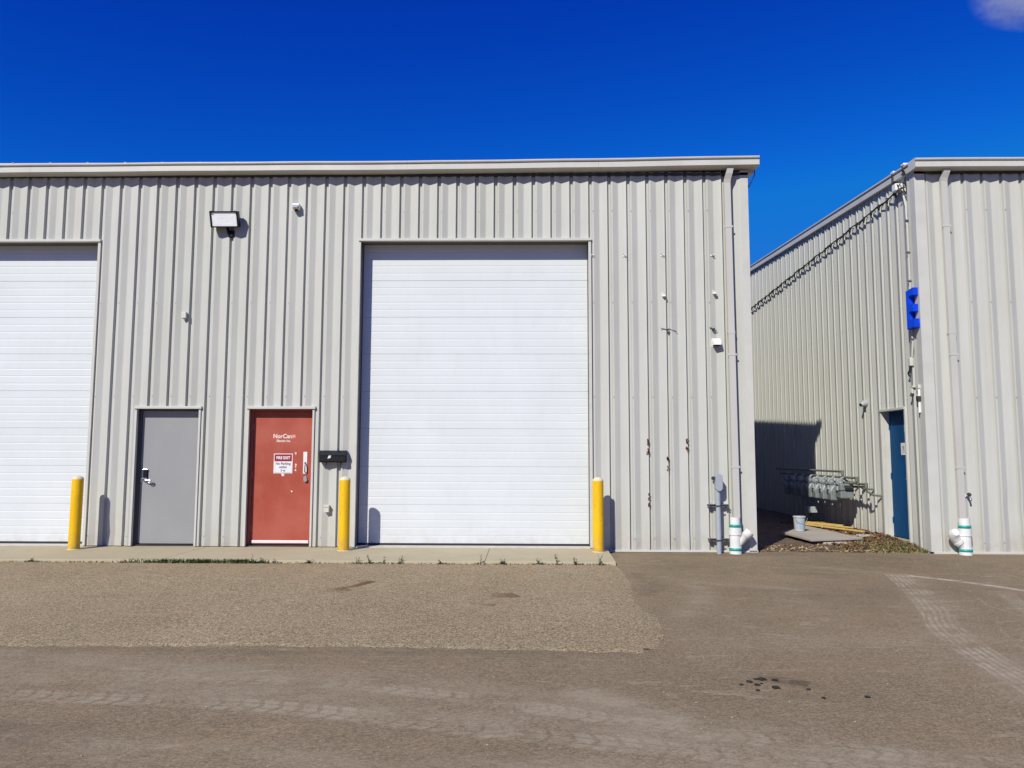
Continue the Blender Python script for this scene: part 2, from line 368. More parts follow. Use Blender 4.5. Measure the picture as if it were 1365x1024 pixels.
def tag(o, label, cat, group=None, kind=None):
    if label: o['label'] = label
    if cat: o['category'] = cat
    if group: o['group'] = group
    if kind: o['kind'] = kind
    return o
def thing(name, label, cat, loc, group=None):
    o = bpy.data.objects.new(name, None); COL.objects.link(o); o.location = loc; o.empty_display_size = .1
    return tag(o, label, cat, group)
def copy_tree(root, loc, label=None, rz=0):
    r = root.copy(); COL.objects.link(r); r.location = loc; r.rotation_euler = (0,0,rz)
    if label: r['label'] = label
    def rec(src, dst):
        for ch in [c for c in bpy.data.objects if c.parent == src]:
            c = ch.copy(); COL.objects.link(c); c.parent = dst; rec(ch, c)
    rec(root, r); return r
def text(name, s, size, mat, parent, loc, yoff, bold=.0, sx=1.0, align='CENTER', axis='facade', italic=0):
    cu = bpy.data.curves.new(name, 'FONT'); cu.body = s; cu.size = size; cu.align_x = align; cu.align_y = 'CENTER'
    cu.offset = bold; cu.extrude = .0006; cu.resolution_u = 3; cu.shear = italic
    tmp = bpy.data.objects.new(name, cu); COL.objects.link(tmp)
    bpy.context.view_layer.update()
    me = bpy.data.meshes.new_from_object(tmp.evaluated_get(bpy.context.evaluated_depsgraph_get()))
    COL.objects.unlink(tmp); bpy.data.objects.remove(tmp)
    r = parent; org = Vector((0,0,0))
    while r is not None: org = org+r.location; r = r.parent
    for v in me.vertices:
        a, b, c = v.co
        if axis == 'facade': p = Vector((loc[0]+a*sx, yoff-c, loc[1]+b))
        v.co = p-org
    me.materials.clear(); me.materials.append(mat)
    o = bpy.data.objects.new(name, me); COL.objects.link(o); o.parent = parent; return o

# ------------------------------------------------------------------ ribbed wall panels
P = .3048; X0 = -8.452
PROF = [(0,.046),(.011,.003),(.052,.002),(.064,.040),(.088,.043),(.172,.017),(.184,.0165),(.272,.036),(.3048,.046)]
def prof_d(sv):
    sv = sv % P
    for (a,da),(b,db) in zip(PROF, PROF[1:]):
        if a <= sv <= b: return da+(db-da)*(sv-a)/(b-a)
    return .046
DENTS = [(-6.45,.22,.10,.14,.020),(-4.80,.10,.09,.10,.016),(-4.72,.95,.12,.10,.010),(2.55,.45,.20,.16,.014),(2.35,.15,.10,.14,.018),(2.42,2.1,.07,.07,.007),
         (2.2,.95,.25,.10,.010),(7.55,.62,.22,.12,.016),(7.95,.50,.15,.2,.014),(1.55,.35,.15,.2,.008),(-3.0,.25,.1,.2,.006),(8.2,.3,.2,.2,.012)]
def panel_mesh(mb, u0, u1, zf0, zf1, T, phase, step=.22, rough=1.0, dents=()):
    """zf0, zf1: bottom and top height as functions of u"""
    k0 = math.floor((u0-phase)/P)-1; us = [u0]
    k = k0
    while phase+k*P < u1:
        for a, d in PROF[:-1]:
            u = phase+k*P+a
            if u0+1e-4 < u < u1-1e-4: us.append(u)
        k += 1
    us.append(u1); us = sorted(us)
    def dd(u, side):
        e = 1e-5*side; return prof_d(u+e-phase)
    for ua, ub in zip(us, us[1:]):
        da, db = dd(ua, 1), dd(ub, -1)
        za0, za1, zb0, zb1 = zf0(ua), zf1(ua), zf0(ub), zf1(ub)
        n = max(1, int(round((za1-za0)/step))); vs = []
        for i in range(n+1):
            t = i/n
            for u, d, z in ((ua,da,za0+(za1-za0)*t), (ub,db,zb0+(zb1-zb0)*t)):
                q = 0
                if rough:
                    q = (noise.noise(Vector((u*1.3, z*.55, phase))) )*.0045*rough + noise.noise(Vector((u*3.1, z*1.7, 4.2+phase)))*.0016*rough
                    for cx, cz, rx, rz, dep in dents:
                        g = ((u-cx)/rx)**2+((z-cz)/rz)**2
                        if g < 5: q -= 1.4*dep*math.exp(-g)
                vs.append(T(u, d+q, z))
        mb.add(vs, [(2*i, 2*i+1, 2*i+3, 2*i+2) for i in range(n)], True)
facT = lambda u, d, z: (u, -d, z)
def xk(k): return X0+k*P

def fastener_rows(mb, u0, u1, zs, T, phase, skip):
    k = math.ceil((u0-phase)/P)
    while phase+k*P < u1-.12:
        u = phase+k*P+.075
        for z in zs:
            if not any(a-.05 <= u <= b+.05 and c <= z <= d for a,b,c,d in skip):
                zz = z+random.uniform(-.006,.006); d = .0425; r = .008
                top = [T(u+r*math.cos(j*PI/3), d+.006, zz+r*math.sin(j*PI/3)) for j in range(6)]
                bot = [T(u+r*math.cos(j*PI/3), d-.002, zz+r*math.sin(j*PI/3)) for j in range(6)]
                mb.add(top+bot, [(0,1,2,3,4,5)]+[(j,(j+1)%6,6+(j+1)%6,6+j) for j in range(6)])
        k += 1

# gutter / rake profile: (out, up) pairs, closed
GP = [(0,.0),(.210,.0),(.228,.012),(.228,.094),(.196,.098),(.196,.113),(.240,.118),(.247,.130),(.247,.148),(.230,.155),(.0,.165)]

def gutter(parent, x0, x1, zb, name='gutter'):
    L = 3.05; x = x0; i = 0
    while x < x1-.01:
        xe = min(x+L, x1); mb = MB()
        lift = (lambda q: (-.035+.035*min(1,max(0,(q+10)/9)) + .055*max(0,(q+.5)/4.2)**1.3)) if x1 < 5 else (lambda q: 0)
        dz0 = .004*math.sin(x*.8)+lift(x); dz1 = .004*math.sin(xe*.8)+lift(xe)
        n = 6; rings = []
        for j in range(n+1):
            t = j/n; xx = x+(xe-.002-x)*t; dz = dz0+(dz1-dz0)*t+.002*math.sin(xx*3)
            rings.append([(xx, -a, zb+b+dz) for a,b in GP])
        m_ = len(GP); vs = [v for r in rings for v in r]
        fs = [(j*m_+q, j*m_+(q+1)%m_, (j+1)*m_+(q+1)%m_, (j+1)*m_+q) for j in range(n) for q in range(m_)]
        fs += [tuple(range(m_))[::-1], tuple(range(n*m_, (n+1)*m_))]
        mb.add(vs, fs); mb.build(name, M['gutter'], parent); x = xe; i += 1

# ================================================================== LARGE STRUCTURE
# ground
g = MB(); N = 40
gx = [-250,-120,-60,-30,-16,-12,-9]+[-7+i*.05 for i in range(281)]+[8.5,11,15,20,30,60,120,250]
gy = [-250,-100,-40,-20,-13,-11]+[-9.3+i*.05 for i in range(187)]+[.5,2,5,8,14,30,80,250]
def gh(x, y):
    if y < -1.6 and y > -13: return -.05+.012*noise.noise(Vector((x*.35, y*.35, 0)))
    return -.05
for yy in gy:
    for xx in gx: g.v.append((xx, yy, gh(xx, yy)))
W_ = len(gx)
for j in range(len(gy)-1):
    for i in range(W_-1): g.f.append((j*W_+i, j*W_+i+1, (j+1)*W_+i+1, (j+1)*W_+i)); g.sm.append(True)
ground = g.build('ground', M['asphalt'], org=(0,0,0)); tag(ground, 'dusty brown asphalt yard in front of the two steel buildings', None, None, 'structure')

# old pebbly pavement in front of the apron: raised slab with a ragged rim
random.seed(5)
rim = [(-16,-1.50),(1.10,-1.50)]
y = -1.5
rp = [(1.16,-1.5),(1.20,-2.2),(1.17,-2.9),(1.12,-3.6),(1.05,-4.1),(1.10,-4.5),(1.16,-4.9),(1.12,-5.3),(1.06,-5.6),(1.0,-5.95)]
right = []
for (a,b),(c,d) in zip(rp, rp[1:]):
    for i in range(5):
        t = i/5; right.append((a+(c-a)*t+random.uniform(-.018,.018), b+(d-b)*t))
right.append((.95,-6.02))
bot = []
x = .90
while x > -16:
    bot.append((x, -6.03-.05*math.sin(x*.7)+random.uniform(-.03,.03))); x -= .12
outl = right+bot+[(-16,-1.5)]
pm = MB(); n = len(outl)
def pz(x, y): return gh(x, y)+.009
pv = [(x,y,pz(x,y)+.002) for x,y in outl]+[(x+ (.035 if x > .9 else 0), y-(.035 if y < -5.9 else 0), gh(x,y)-.012) for x,y in outl]
bm = bmesh.new(); tv = [bm.verts.new((x,y,0)) for x,y in outl]; bm.faces.new(tv)
bmesh.ops.triangulate(bm, faces=bm.faces[:])
# strips instead: grid columns between the top edge and rim keep the surface following the ground
bm.free()
cols = []
xs = [-16+i*.4 for i in range(41)]+[.5,.7,.85,.93]
def ybot(x):
    best = min(bot+right[-3:], key=lambda q: abs(q[0]-x)); return best[1]
rows = 14
allx = sorted(set([round(q[0],3) for q in bot]+[round(v,3) for v in xs if v < .9]))
for xx in allx:
    yb = ybot(xx); cols.append([(xx, -1.5+(yb+1.5)*j/rows) for j in range(rows+1)])
vi = []
for c in cols: vi += [(a,b,pz(a,b)) for a,b in c]
R_ = rows+1
pm.add(vi, [(i*R_+j, i*R_+j+1, (i+1)*R_+j+1, (i+1)*R_+j) for i in range(len(cols)-1) for j in range(rows)], True)
# right ragged flank
lastx = allx[-1]; lc = cols[-1]
rr = []
for a,b in lc:
    xr = min(right, key=lambda q: abs(q[1]-b))[0]; rr.append((xr, b))
fr = []
for i,(a,b) in enumerate(lc): fr.append((a,b,pz(a,b)))
dense = right
dv = [(lastx, b, pz(lastx,b)) for a,b in dense]+[(a,b,pz(a,b)-.001) for a,b in dense]+[(a+.07,b,gh(a,b)-.006) for a,b in dense]
k_ = len(dense)
pm.add(dv, [(i,i+1,k_+i+1,k_+i) for i in range(k_-1)]+[(k_+i,k_+i+1,2*k_+i+1,2*k_+i) for i in range(k_-1)], True)
bv = [(c[-1][0], c[-1][1], pz(*c[-1])) for c in cols]+[(c[-1][0], c[-1][1]-.10, gh(*c[-1])-.006) for c in cols]
q_ = len(cols); pm.add(bv, [(i,i+1,q_+i+1,q_+i) for i in range(q_-1)], True)
patch = pm.build('old_pavement', M['patch'], org=(0,0,0)); tag(patch, 'lighter pebbly strip of old asphalt in front of the concrete apron', None, None, 'structure')

# concrete apron slabs
apron = thing('concrete_apron', 'narrow concrete apron strip along the foot of the left building', None, (-5,0,-.05)); apron['kind'] = 'structure'
for a, b in ((-13.8,-9.4),(-9.4,-5.0),(-5.0,-.56),(-.56,1.22)):
    mb = MB(); rr_ = .20 if b > 1 else 0
    out = [(a+.004,-1.50),(b-.004-(.0 if not rr_ else -.0),-1.50+random.uniform(-.01,.01)),(b-.004+(.05 if rr_ else 0),.0+.6),(a+.004,.6)]
    n = 14
    nv = []
    for j in range(n+1):
        t = j/n; xa = out[0][0]+(out[1][0]-out[0][0])*t; xb = out[3][0]+(out[2][0]-out[3][0])*t
        for yy, zz in ((-1.515,-.12),(-1.50,-.012),(-1.48+random.uniform(-.008,.004),-.003),(-.7,0.0),(.6,0.004)):
            s_ = (yy+1.5)/2.1; nv.append((xa+(xb-xa)*max(0,s_), yy, zz+.002*noise.noise(Vector((xa*2,yy*2,1)))))
    mb.add(nv, [(j*5+i, j*5+i+1, (j+1)*5+i+1, (j+1)*5+i) for j in range(n) for i in range(4)])
    mb.add([nv[0],nv[1],nv[2],nv[3],nv[4],(nv[4][0],.6,-.12)], [(0,1,2,3,4,5)])
    e = nv[-5:]; mb.add([e[0],e[1],e[2],e[3],e[4],(e[4][0],.6,-.12)], [(5,4,3,2,1,0)])
    mb.build('slab', M['concrete'], apron)

# -------------------- left building
ZW = 5.99
L = thing('warehouse_building', 'long beige ribbed-steel warehouse with white overhead doors, left of the alley', 'building', (-5,0,0))
XL, XR = -14.0, 3.55
OPEN = [(xk(-7), xk(5), 4.87), (-6.165, -5.175, 2.165), (-4.375, -3.365, 2.165), (xk(19), xk(31), 4.87)]
bounds = [XL, xk(-16), xk(-13), xk(-10), xk(-7), xk(-4), xk(-1), xk(2), xk(5), xk(8), xk(11), xk(14), xk(17), xk(19), xk(22), xk(25), xk(28), xk(31), xk(34), xk(37), XR-.006]
for ua, ub in zip(bounds, bounds[1:]):
    cuts = [ua, ub]
    for a, b, h in OPEN:
        for c in (a, b):
            if ua+1e-3 < c < ub-1e-3: cuts.append(c)
    cuts.sort(); mb = MB(); far = ub < -9.5
    for c0, c1 in zip(cuts, cuts[1:]):
        mid = (c0+c1)/2; zb = .012 if mid < 1.22 else -.03
        for a, b, h in OPEN:
            if a-1e-4 <= mid <= b+1e-4: zb = h
        if mid < 1.22 or zb > 1: pass
        panel_mesh(mb, c0, c1, lambda u: zb, lambda u: ZW, facT, X0, .22, 1.0, DENTS)
    mb.build('wall_panel', M['wall'], L, fixn=False)
mb = MB(); fastener_rows(mb, XL, XR-.05, [.16, 2.35, 3.86, 5.35], facT, X0, [(a,b,-1,h+.02) for a,b,h in OPEN])
o = mb.build('wall_screws', M['steel'], L); o['kind'] = 'stuff'
# east side wall (faces the alley), back, west
sideT = lambda u, d, z: (XR+d-.046, u, z)
rise = .058
mb = None
u = .0
while u < 24-.01:
    ue = min(u+3*P, 24); mb = MB()
    panel_mesh(mb, u, ue, lambda q: -.04, lambda q: 6.05+rise*min(q,24-q), sideT, 0.0, 1.2, 0)
    mb.build('wall_panel', M['wall'], L, fixn=False); u = ue
MB().box(XL-.03, XL, .02, 24, -.05, 6.0).build('west_wall', M['wall'], L)
MB().box(XL, XR-.05, 23.97, 24.0, -.05, 6.05).build('back_wall', M['wall'], L)
# corner trim (wide flat cap at the corner)
mb = MB(); mb.prism([(3.435,-.052),(3.556,-.052),(3.556,.12),(3.551,.12),(3.551,-.048),(3.440,-.048),(3.440,-.0),(3.435,-.0)], -.03, ZW+.02, lambda a,b,d: (a,b,d))
mb.build('corner_trim', M['trim'], L)
mb = MB(); mb.box(xk(31)+.02, 3.57, -.052, -.0, -.045, -.012, .004); mb.build('base_trim', M['trim'], L)
# roof and gutters
zb = 5.975
MB().box(XL, XR+.01, -.052, -.0, 5.930, 5.974).build('eave_shade_strip', M['darksteel'], L)  # dark strip stands in for the shade in the gap below the gutter
gutter(L, XL-.1, 3.70, zb)
def roof(parent, x0, x1, zf, depth, seams=True):
    mb = MB(); ym = depth/2; zr = zf+rise*ym
    for ya, yb, za, zb_ in ((-.19, ym, zf-rise*.19, zr), (ym, depth+.2, zr, zf)):
        mb.add([(x0,ya,za),(x1,ya,za),(x1,yb,zb_),(x0,yb,zb_),(x0,ya,za-.03),(x1,ya,za-.03),(x1,yb,zb_-.03),(x0,yb,zb_-.03)],
               [(0,1,2,3),(7,6,5,4),(0,4,5,1),(2,6,7,3),(1,5,6,2),(0,3,7,4)])
    x = x0+.3
    while x < x1:
        mb.add([(x-.02,-.2,zf-.01),(x+.02,-.2,zf-.01),(x+.01,-.2,zf-.004),(x-.01,-.2,zf-.004),(x-.02,ym,zr),(x+.02,ym,zr),(x+.01,ym,zr+.05),(x-.01,ym,zr+.05)],
               [(0,1,2,3),(0,4,5,1),(1,5,6,2),(2,6,7,3),(3,7,4,0)]); x += .61
    mb.build('roof', M['roof'], parent)
roof(L, XL-.1, 3.69, zb+.160, 24)
def rake(parent, xw, sgn, zf, depth, over):
    """sloped trim along a gable edge; xw wall plane, sgn = outward x direction"""
    for y0, y1, sl in ((.002, depth/2, 1), (depth/2, depth+.2, -1)):
        za = zf+rise*(y0 if sl > 0 else depth/2); zc = zf+rise*(y1 if sl > 0 else depth/2-(y1-y0))
        prof = [(0,.0),(over-.01,.0),(over,.008),(over,.096),(over-.028,.100),(over-.028,.112),(over+.012,.118),(over+.018,.130),(over+.018,.152),(over,.160),(-.05,.170)]
        nseg = 4 if sl > 0 else 1
        for i in range(nseg):
            ya = y0+(y1-y0)*i/nseg; yb = y0+(y1-y0)*(i+1)/nseg-.002
            fa = za+(zc-za)*i/nseg; fb = za+(zc-za)*(i+1)/nseg
            mb = MB(); n_ = len(prof)
            vs = [(xw+sgn*a, ya, fa+b) for a,b in prof]+[(xw+sgn*a, yb, fb+b) for a,b in prof]
            mb.add(vs, [tuple(range(n_)), tuple(range(n_,2*n_))[::-1]]+[(j,(j+1)%n_,n_+(j+1)%n_,n_+j) for j in range(n_)])
            mb.build('rake_trim', M['gutter'], parent)
rake(L, XR, 1, zb, 24, .12)

# opening trims
def opening_trim(x0, x1, h, parent, jw, z0=.012, rec=.2):
    MB().box(x0-.035, x1+.045, -.078, .0, h-.012, h+.030, .004).build('head_trim', M['trim'], parent)
    for a, b in ((x0-jw, x0+.002), (x1-.002, x1+jw)):
        MB().box(a, b, -.056, -.0, z0, h-.013, .003).build('jamb_trim', M['trim'], parent)
    mb = MB(); mb.box(x0-.05, x0-.001, 0.001, rec+.06, z0, h+.05); mb.box(x1+.001, x1+.05, 0.001, rec+.06, z0, h+.05)
    mb.box(x0, x1, 0.001, rec+.06, h-.004, h+.05); mb.build('opening_frame', M['frame'], parent)
def overhead_door(x0, x1, h, parent):
    opening_trim(x0, x1, h, parent, .042)
    yd = .20
    fr = MB(); fr.box(x0, x1, yd-.01, yd+.035, .012, .040); door = fr.build('overhead_door', M['rubber'], parent)
    MB().box(x0+.002, x1-.002, -.02, yd+.25, -.02, .014).build('sill', M['stone'], parent)
    ns = 8; sh = (h-.042)/ns
    for i in range(ns):
        za = .042+i*sh; zt = za+sh
        prof = [(yd+.008, za), (yd, za+.006)]
        ng = 5
        for j in range(1, ng):
            zc = za+sh*j/ng
            for dz, dy in ((-.012,0),(-.006,.0022),(.006,.0022),(.012,0)): prof.append((yd+dy, zc+dz))
        prof += [(yd, zt-.006), (yd+.008, zt)]
        mb = MB(); nx = 10; vs = []
        for a in range(nx+1):
            xx = x0+.004+(x1-x0-.008)*a/nx
            for yy, zz in prof: vs.append((xx, yy+.002*noise.noise(Vector((xx*1.1, zz*2.3, 7+x0))), zz))
        q = len(prof)
        mb.add(vs, [(a*q+b, (a+1)*q+b, (a+1)*q+b+1, a*q+b+1) for a in range(nx) for b in range(q-1)])
        # back closes the section
        mb.add([(x0+.004,yd+.045,za),(x1-.004,yd+.045,za),(x1-.004,yd+.045,zt),(x0+.004,yd+.045,zt)], [(0,3,2,1)])
        mb.build('door_section', M['white'], door, fixn=False)
    return door
overhead_door(xk(-7), xk(5), 4.87, L)
overhead_door(xk(19), xk(31), 4.87, L)

def entry_door(x0, x1, h, mat, framemat, hinge_right, parent):
    opening_trim(x0, x1, h, parent, .030, .012, .1)
    f = MB()
    for a, b in ((x0, x0+.036), (x1-.030, x1)): f.box(a, b, .055, .16, .014, h-.004)
    f.box(x0+.036, x1-.030, .055, .16, h-.035, h-.004)
    fr = f.build('door_frame', framemat, parent)
    MB().box(x0+.001, x1-.001, .02, .15, .0, .022).build('threshold', M['darksteel'], parent)
    lx0, lx1 = x0+.040, x1-.034
    d = MB(); d.box(lx0, lx1, .075, .120, .036, h-.040, .003); leaf = d.build('door', mat, parent)
    hx = lx1+.001 if hinge_right else lx0-.001
    for z in (.28, 1.12, h-.28):
        m_ = MB(); m_.tube([(hx, .066, z-.055), (hx, .066, z+.055)], .009, 8); m_.box(hx-.018, hx+.018, .0712, .0745, z-.05, z+.05); m_.build('hinge', M['darksteel'] if hinge_right else M['redframe'], leaf)
    return leaf
gd = entry_door(-6.165, -5.175, 2.165, M['greydoor'], M['frame'], True, L)
rd = entry_door(-4.375, -3.365, 2.165, M['reddoor'], M['redframe'], False, L)
# grey door lock: keypad box, lever with return and key bow
mb = MB(); mb.box(-6.075, -6.005, .048, .0745, 1.065, 1.185, .006); mb.build('keypad', M['black'], gd)
mb = MB(); mb.box(-6.078, -6.002, .040, .074, 1.186, 1.200, .004); mb.build('keypad_cover', M['chrome'], gd)
mb = MB(); mb.tube([(-6.04,.074,1.035),(-6.04,.060,1.035)], .036, 18); mb.build('rose', M['chrome'], gd)
mb = MB(); mb.tube([(-6.04,.060,1.035),(-6.04,.02,1.035),(-6.03,.008,1.033),(-6.0,.004,1.028),(-5.965,.004,1.022),(-5.93,.004,1.02)], [.014,.013,.013,.012,.011,.011], 10)
mb.tube([(-5.935+.035*math.cos(t)-.015, .012, 1.012+.028*math.sin(t)) for t in [i*PI/8 for i in range(17)]], .006, 8); mb.build('lever', M['chrome'], gd)
mb = MB(); mb.tube([(-6.10,.070,1.06),(-6.10,.070,1.045),(-6.062,.064,1.052)], .006, 8); mb.box(-6.12,-6.092,.06,.0745,.995,1.06,.003); mb.build('latch_guard', M['steel'], gd)
# red door pull plate, pull, lock, sweep, peep hole marks
mb = MB(); mb.box(-3.530, -3.468, .0690, .0748, 1.135, 1.480, .002); mb.build('pull_plate', M['signwhite'], rd)
mb = MB(); mb.tube([(-3.497,.069,1.315),(-3.497,.035,1.305),(-3.490,.022,1.27),(-3.488,.022,1.20),(-3.492,.035,1.170),(-3.497,.069,1.162)], .010, 10); mb.build('pull_handle', M['steel'], rd)
mb = MB(); mb.tube([(-3.492,.0748,1.075),(-3.492,.052,1.075)], .026, 16); mb.tube([(-3.482,.0748,1.040),(-3.482,.040,1.040)], [.022,.030], 14); mb.build('lock_cylinder', M['steel'], rd)
mb = MB(); mb.box(-4.315, -3.415, .064, .0745, .052, .096, .003); mb.build('door_sweep', M['signwhite'], rd)
# scuffs of old adhesive on the red door
random.seed(3)
for (cx, cz, r) in ((-3.655,1.455,.022),(-3.648,1.275,.016),(-3.652,1.24,.012),(-3.650,1.19,.013),(-3.850,1.12,.026),(-3.70,.86,.012)):
    pts = []
    for i in range(9):
        a = i*2*PI/9; rr2 = r*random.uniform(.6,1.15); pts.append((cx+rr2*math.cos(a), cz+rr2*math.sin(a)*1.2))
    mb = MB(); mb.prism(pts, .0746, .0735, lambda a,b,d: (a,d,b)); mb.build('paint_chip', M['decalwhite'] if cz < 1.4 else M['stone'], rd)
# lettering on the red door
t1 = text('company_lettering', 'NorCan', .094, M['decalwhite'], rd, (-3.872, 1.725), .0740, .0022, .95)
em = MB()
for i in range(3): em.box(-3.715+i*.018, -3.703+i*.018, .0731, .0745, 1.695+.004*i, 1.752)
em.box(-3.715, -3.667, .0735, .0745, 1.718, 1.728); em.build('company_emblem', M['decalpink'], rd)
t2 = text('company_lettering', 'Electric Inc.', .052, M['decalwhite'], rd, (-3.852, 1.652), .0740, .0014, .92)

# downspout on the left building + shadowed wall behind
def downspout(parent, xc, ztop, zbot, name='downspout'):
    mb = MB(); w2 = .050
    path = [(-.150, ztop+.13), (-.150, ztop+.02), (-.138, ztop-.05), (-.105, ztop-.135), (-.092, ztop-.19), (-.092, zbot)]
    xs_ = [xc+.015, xc+.013, xc, xc-.02, xc-.025, xc+.0]
    dp = .032; vs = []
    for (yy, zz), xx in zip(path, xs_):
        for a, b in ((-w2,-dp),(w2,-dp),(w2,dp),(-w2,dp)): vs.append((xx+a, yy+b, zz))
    n_ = len(path)
    mb.add(vs, [(i*4+j, i*4+(j+1)%4, (i+1)*4+(j+1)%4, (i+1)*4+j) for i in range(n_-1) for j in range(4)]+[(3,2,1,0), tuple(range(4*n_-4,4*n_))])
    ds = mb.build(name, M['downspout'], parent)
    for z in (5.05, 3.0, 1.25):
        zz = z; t = (ztop-.19-zz)/(ztop-.19-zbot); xx = xc-.025+.025*t
        MB().box(xx-w2-.02, xx+w2+.02, -.128, -.124, zz, zz+.03).build('strap', M['downspout'], ds)
    MB().box(xc-.025+.01-w2-.005, xc-.025+.01+w2+.005, -.1265, -.0575, 3.34, 3.39).build('joint_sleeve', M['downspout'], ds)
    return ds
downspout(L, 3.235, 5.97, .42)

# rust scars on the crests
random.seed(21)
def scar(edge, z0, z1, parent, dens=8):
    mb = MB(); mb2 = MB()
    for i in range(dens):
        z = random.uniform(z0, z1); r = random.uniform(.008, .026); cx = edge-random.uniform(-.004, .022)
        pts = []
        for j in range(8):
            a = j*PI/4; q = r*random.uniform(.5,1.1); pts.append((min(cx+q*math.cos(a)*.75, edge+.001), z+q*1.5*math.sin(a)))
        (mb if i%3 else mb2).prism(pts, -.0515, -.042, lambda a,b,d: (a,d,b))
        # chip continuing on the dark flank
        if i%2: mb.box(edge+.0005, edge+.0095, -.047, -.004, z-r, z+r*.8)
    mb.build('rust_scar', M['rust'], parent); mb2.build('rust_scar', M['rust2'], parent)
scar(xk(34), 1.60, 1.70, L, 5); scar(xk(34), 1.42, 1.56, L, 5); scar(xk(35), 1.31, 1.40, L, 4); scar(xk(35), 1.18, 1.27, L, 5)
scar(xk(36), 1.60, 1.70, L, 5); scar(xk(36), 1.50, 1.57, L, 5); scar(xk(34), .76, .84, L, 5); scar(xk(34), .66, .71, L, 3)

# -------------------- right building
Rb = thing('warehouse_building', 'beige ribbed-steel building on the right of the alley with a blue side door', 'building', (8,0,0))
SX = 6.255; XE = 15.5; DP = 24; ph2 = 6.33
u = SX+.12
bR = [SX+.006]+[SX+.35+i*3*P for i in range(0, 12) if SX+.35+i*3*P < XE]+[XE]
for a, b in zip(bR, bR[1:]):
    mb = MB(); panel_mesh(mb, a, b, lambda u: -.02, lambda u: ZW, facT, ph2, .22, 1.0, DENTS); mb.build('wall_panel', M['wall'], Rb, fixn=False)
mb = MB(); fastener_rows(mb, SX+.1, XE, [.12, 2.35, 3.86, 5.35], facT, ph2, []); o = mb.build('wall_screws', M['steel'], Rb); o['kind'] = 'stuff'
# west side wall; u = -y so that the ribs turn the same way round
wT = lambda u, d, z: (SX-d, -u, z)
DO = (-1.44, -.62, 2.215)           # side door opening in u
cutsw = [-DP]; q = -DP
while q+3*P < 0: q += 3*P; cutsw.append(q)
cutsw.append(-.006)
for a, b in zip(cutsw, cutsw[1:]):
    cs = sorted([a, b]+[c for c in DO[:2] if a+1e-3 < c < b-1e-3]); mb = MB()
    for c0, c1 in zip(cs, cs[1:]):
        mid = (c0+c1)/2; zb0 = DO[2] if DO[0] < mid < DO[1] else -.06
        panel_mesh(mb, c0, c1, lambda u: zb0, lambda u: 6.02+rise*min(-u, DP+u), wT, .02, .5 if b > -10 else 3, .6 if b > -10 else 0)
    mb.build('wall_panel', M['wall'], Rb, fixn=False)
mb = MB(); fastener_rows(mb, -9.5, -.1, [.16, 2.35, 3.86, 5.35], wT, .02, [(DO[0],DO[1],-1,DO[2]+.05)]); o = mb.build('wall_screws', M['steel'], Rb); o['kind'] = 'stuff'
MB().box(XE, XE+.03, 0, DP, -.05, 6.0).build('east_wall', M['wall'], Rb)
MB().box(SX+.05, XE, DP-.03, DP, -.05, 6.05).build('back_wall', M['wall'], Rb)
mb = MB(); mb.prism([(SX-.053,-.052),(SX+.115,-.052),(SX+.115,-.0),(SX+.110,-.0),(SX+.110,-.048),(SX-.049,-.048),(SX-.049,.10),(SX-.053,.10)], -.02, ZW+.02, lambda a,b,d: (a,b,d))
mb.build('corner_trim', M['trim'], Rb)
MB().box(SX-.01, XE, -.058, -.0, -.055, -.018, .004).build('base_trim', M['trim'], Rb)
MB().box(SX-.055, SX-.0, .03, .62, -.07, -.03, .004).build('base_trim', M['trim'], Rb)
gutter(Rb, SX-.11, XE+.1, zb+.01)
MB().box(SX-.05, XE, -.052, -.0, 5.940, 5.984).build('eave_shade_strip', M['darksteel'], Rb)  # painted shade under the right gutter, as on the left building
roof(Rb, SX-.10, XE+.1, zb+.17, DP)
rake(Rb, SX, -1, zb+.01, DP, .095)
downspout(Rb, 6.665, 5.98, .42)
# side door on the alley wall
def bx(x0,x1,y0,y1,z0,z1,bev=0): return MB().box(x0,x1,y0,y1,z0,z1,bev)
hd = DO[2]
bx(SX-.070, SX-.0, .59, 1.48, hd-.010, hd+.030, .004).build('head_trim', M['trim'], Rb)
bx(SX-.056, SX, 1.441, 1.485, .03, hd-.012, .003).build('jamb_trim', M['trim'], Rb)
bx(SX-.056, SX, .575, .619, .03, hd-.012, .003).build('jamb_trim', M['trim'], Rb)
mb = MB(); mb.box(SX+.001, SX+.16, 1.441, 1.48, .02, hd+.04); mb.box(SX+.001, SX+.16, .58, .619, .02, hd+.04); mb.box(SX+.001, SX+.16, .62, 1.44, hd-.006, hd+.04); mb.build('opening_frame', M['trim'], Rb)
sdr = bx(SX+.085, SX+.13, .625, 1.435, .075, hd-.010, .003).build('door', M['bluedoor'], Rb)
for z in (.35, 1.1, 1.95): MB().tube([(SX+.078,1.43,z-.05),(SX+.078,1.43,z+.05)], .009, 8).build('hinge', M['bluedoor'], sdr)
mb = MB(); mb.tube([(SX+.085,.70,1.07),(SX+.03,.70,1.07),(SX+.022,.72,1.07),(SX+.022,.80,1.068)], .011, 10); mb.tube([(SX+.085,.70,1.07),(SX+.072,.70,1.07)], .03, 16); mb.build('lever', M['chrome'], sdr)
MB().tube([(SX+.085,.70,1.20),(SX+.065,.70,1.20)], .022, 14).build('deadbolt', M['chrome'], sdr)
MB().box(SX-.0, SX+.17, .60, 1.46, -.04, .06, .006).build('doorstep', M['concrete'], Rb)
MB().box(SX-.055, SX-.04, .60, .625, 1.83, 1.95).build('latch_plate', M['whitebox'], Rb)

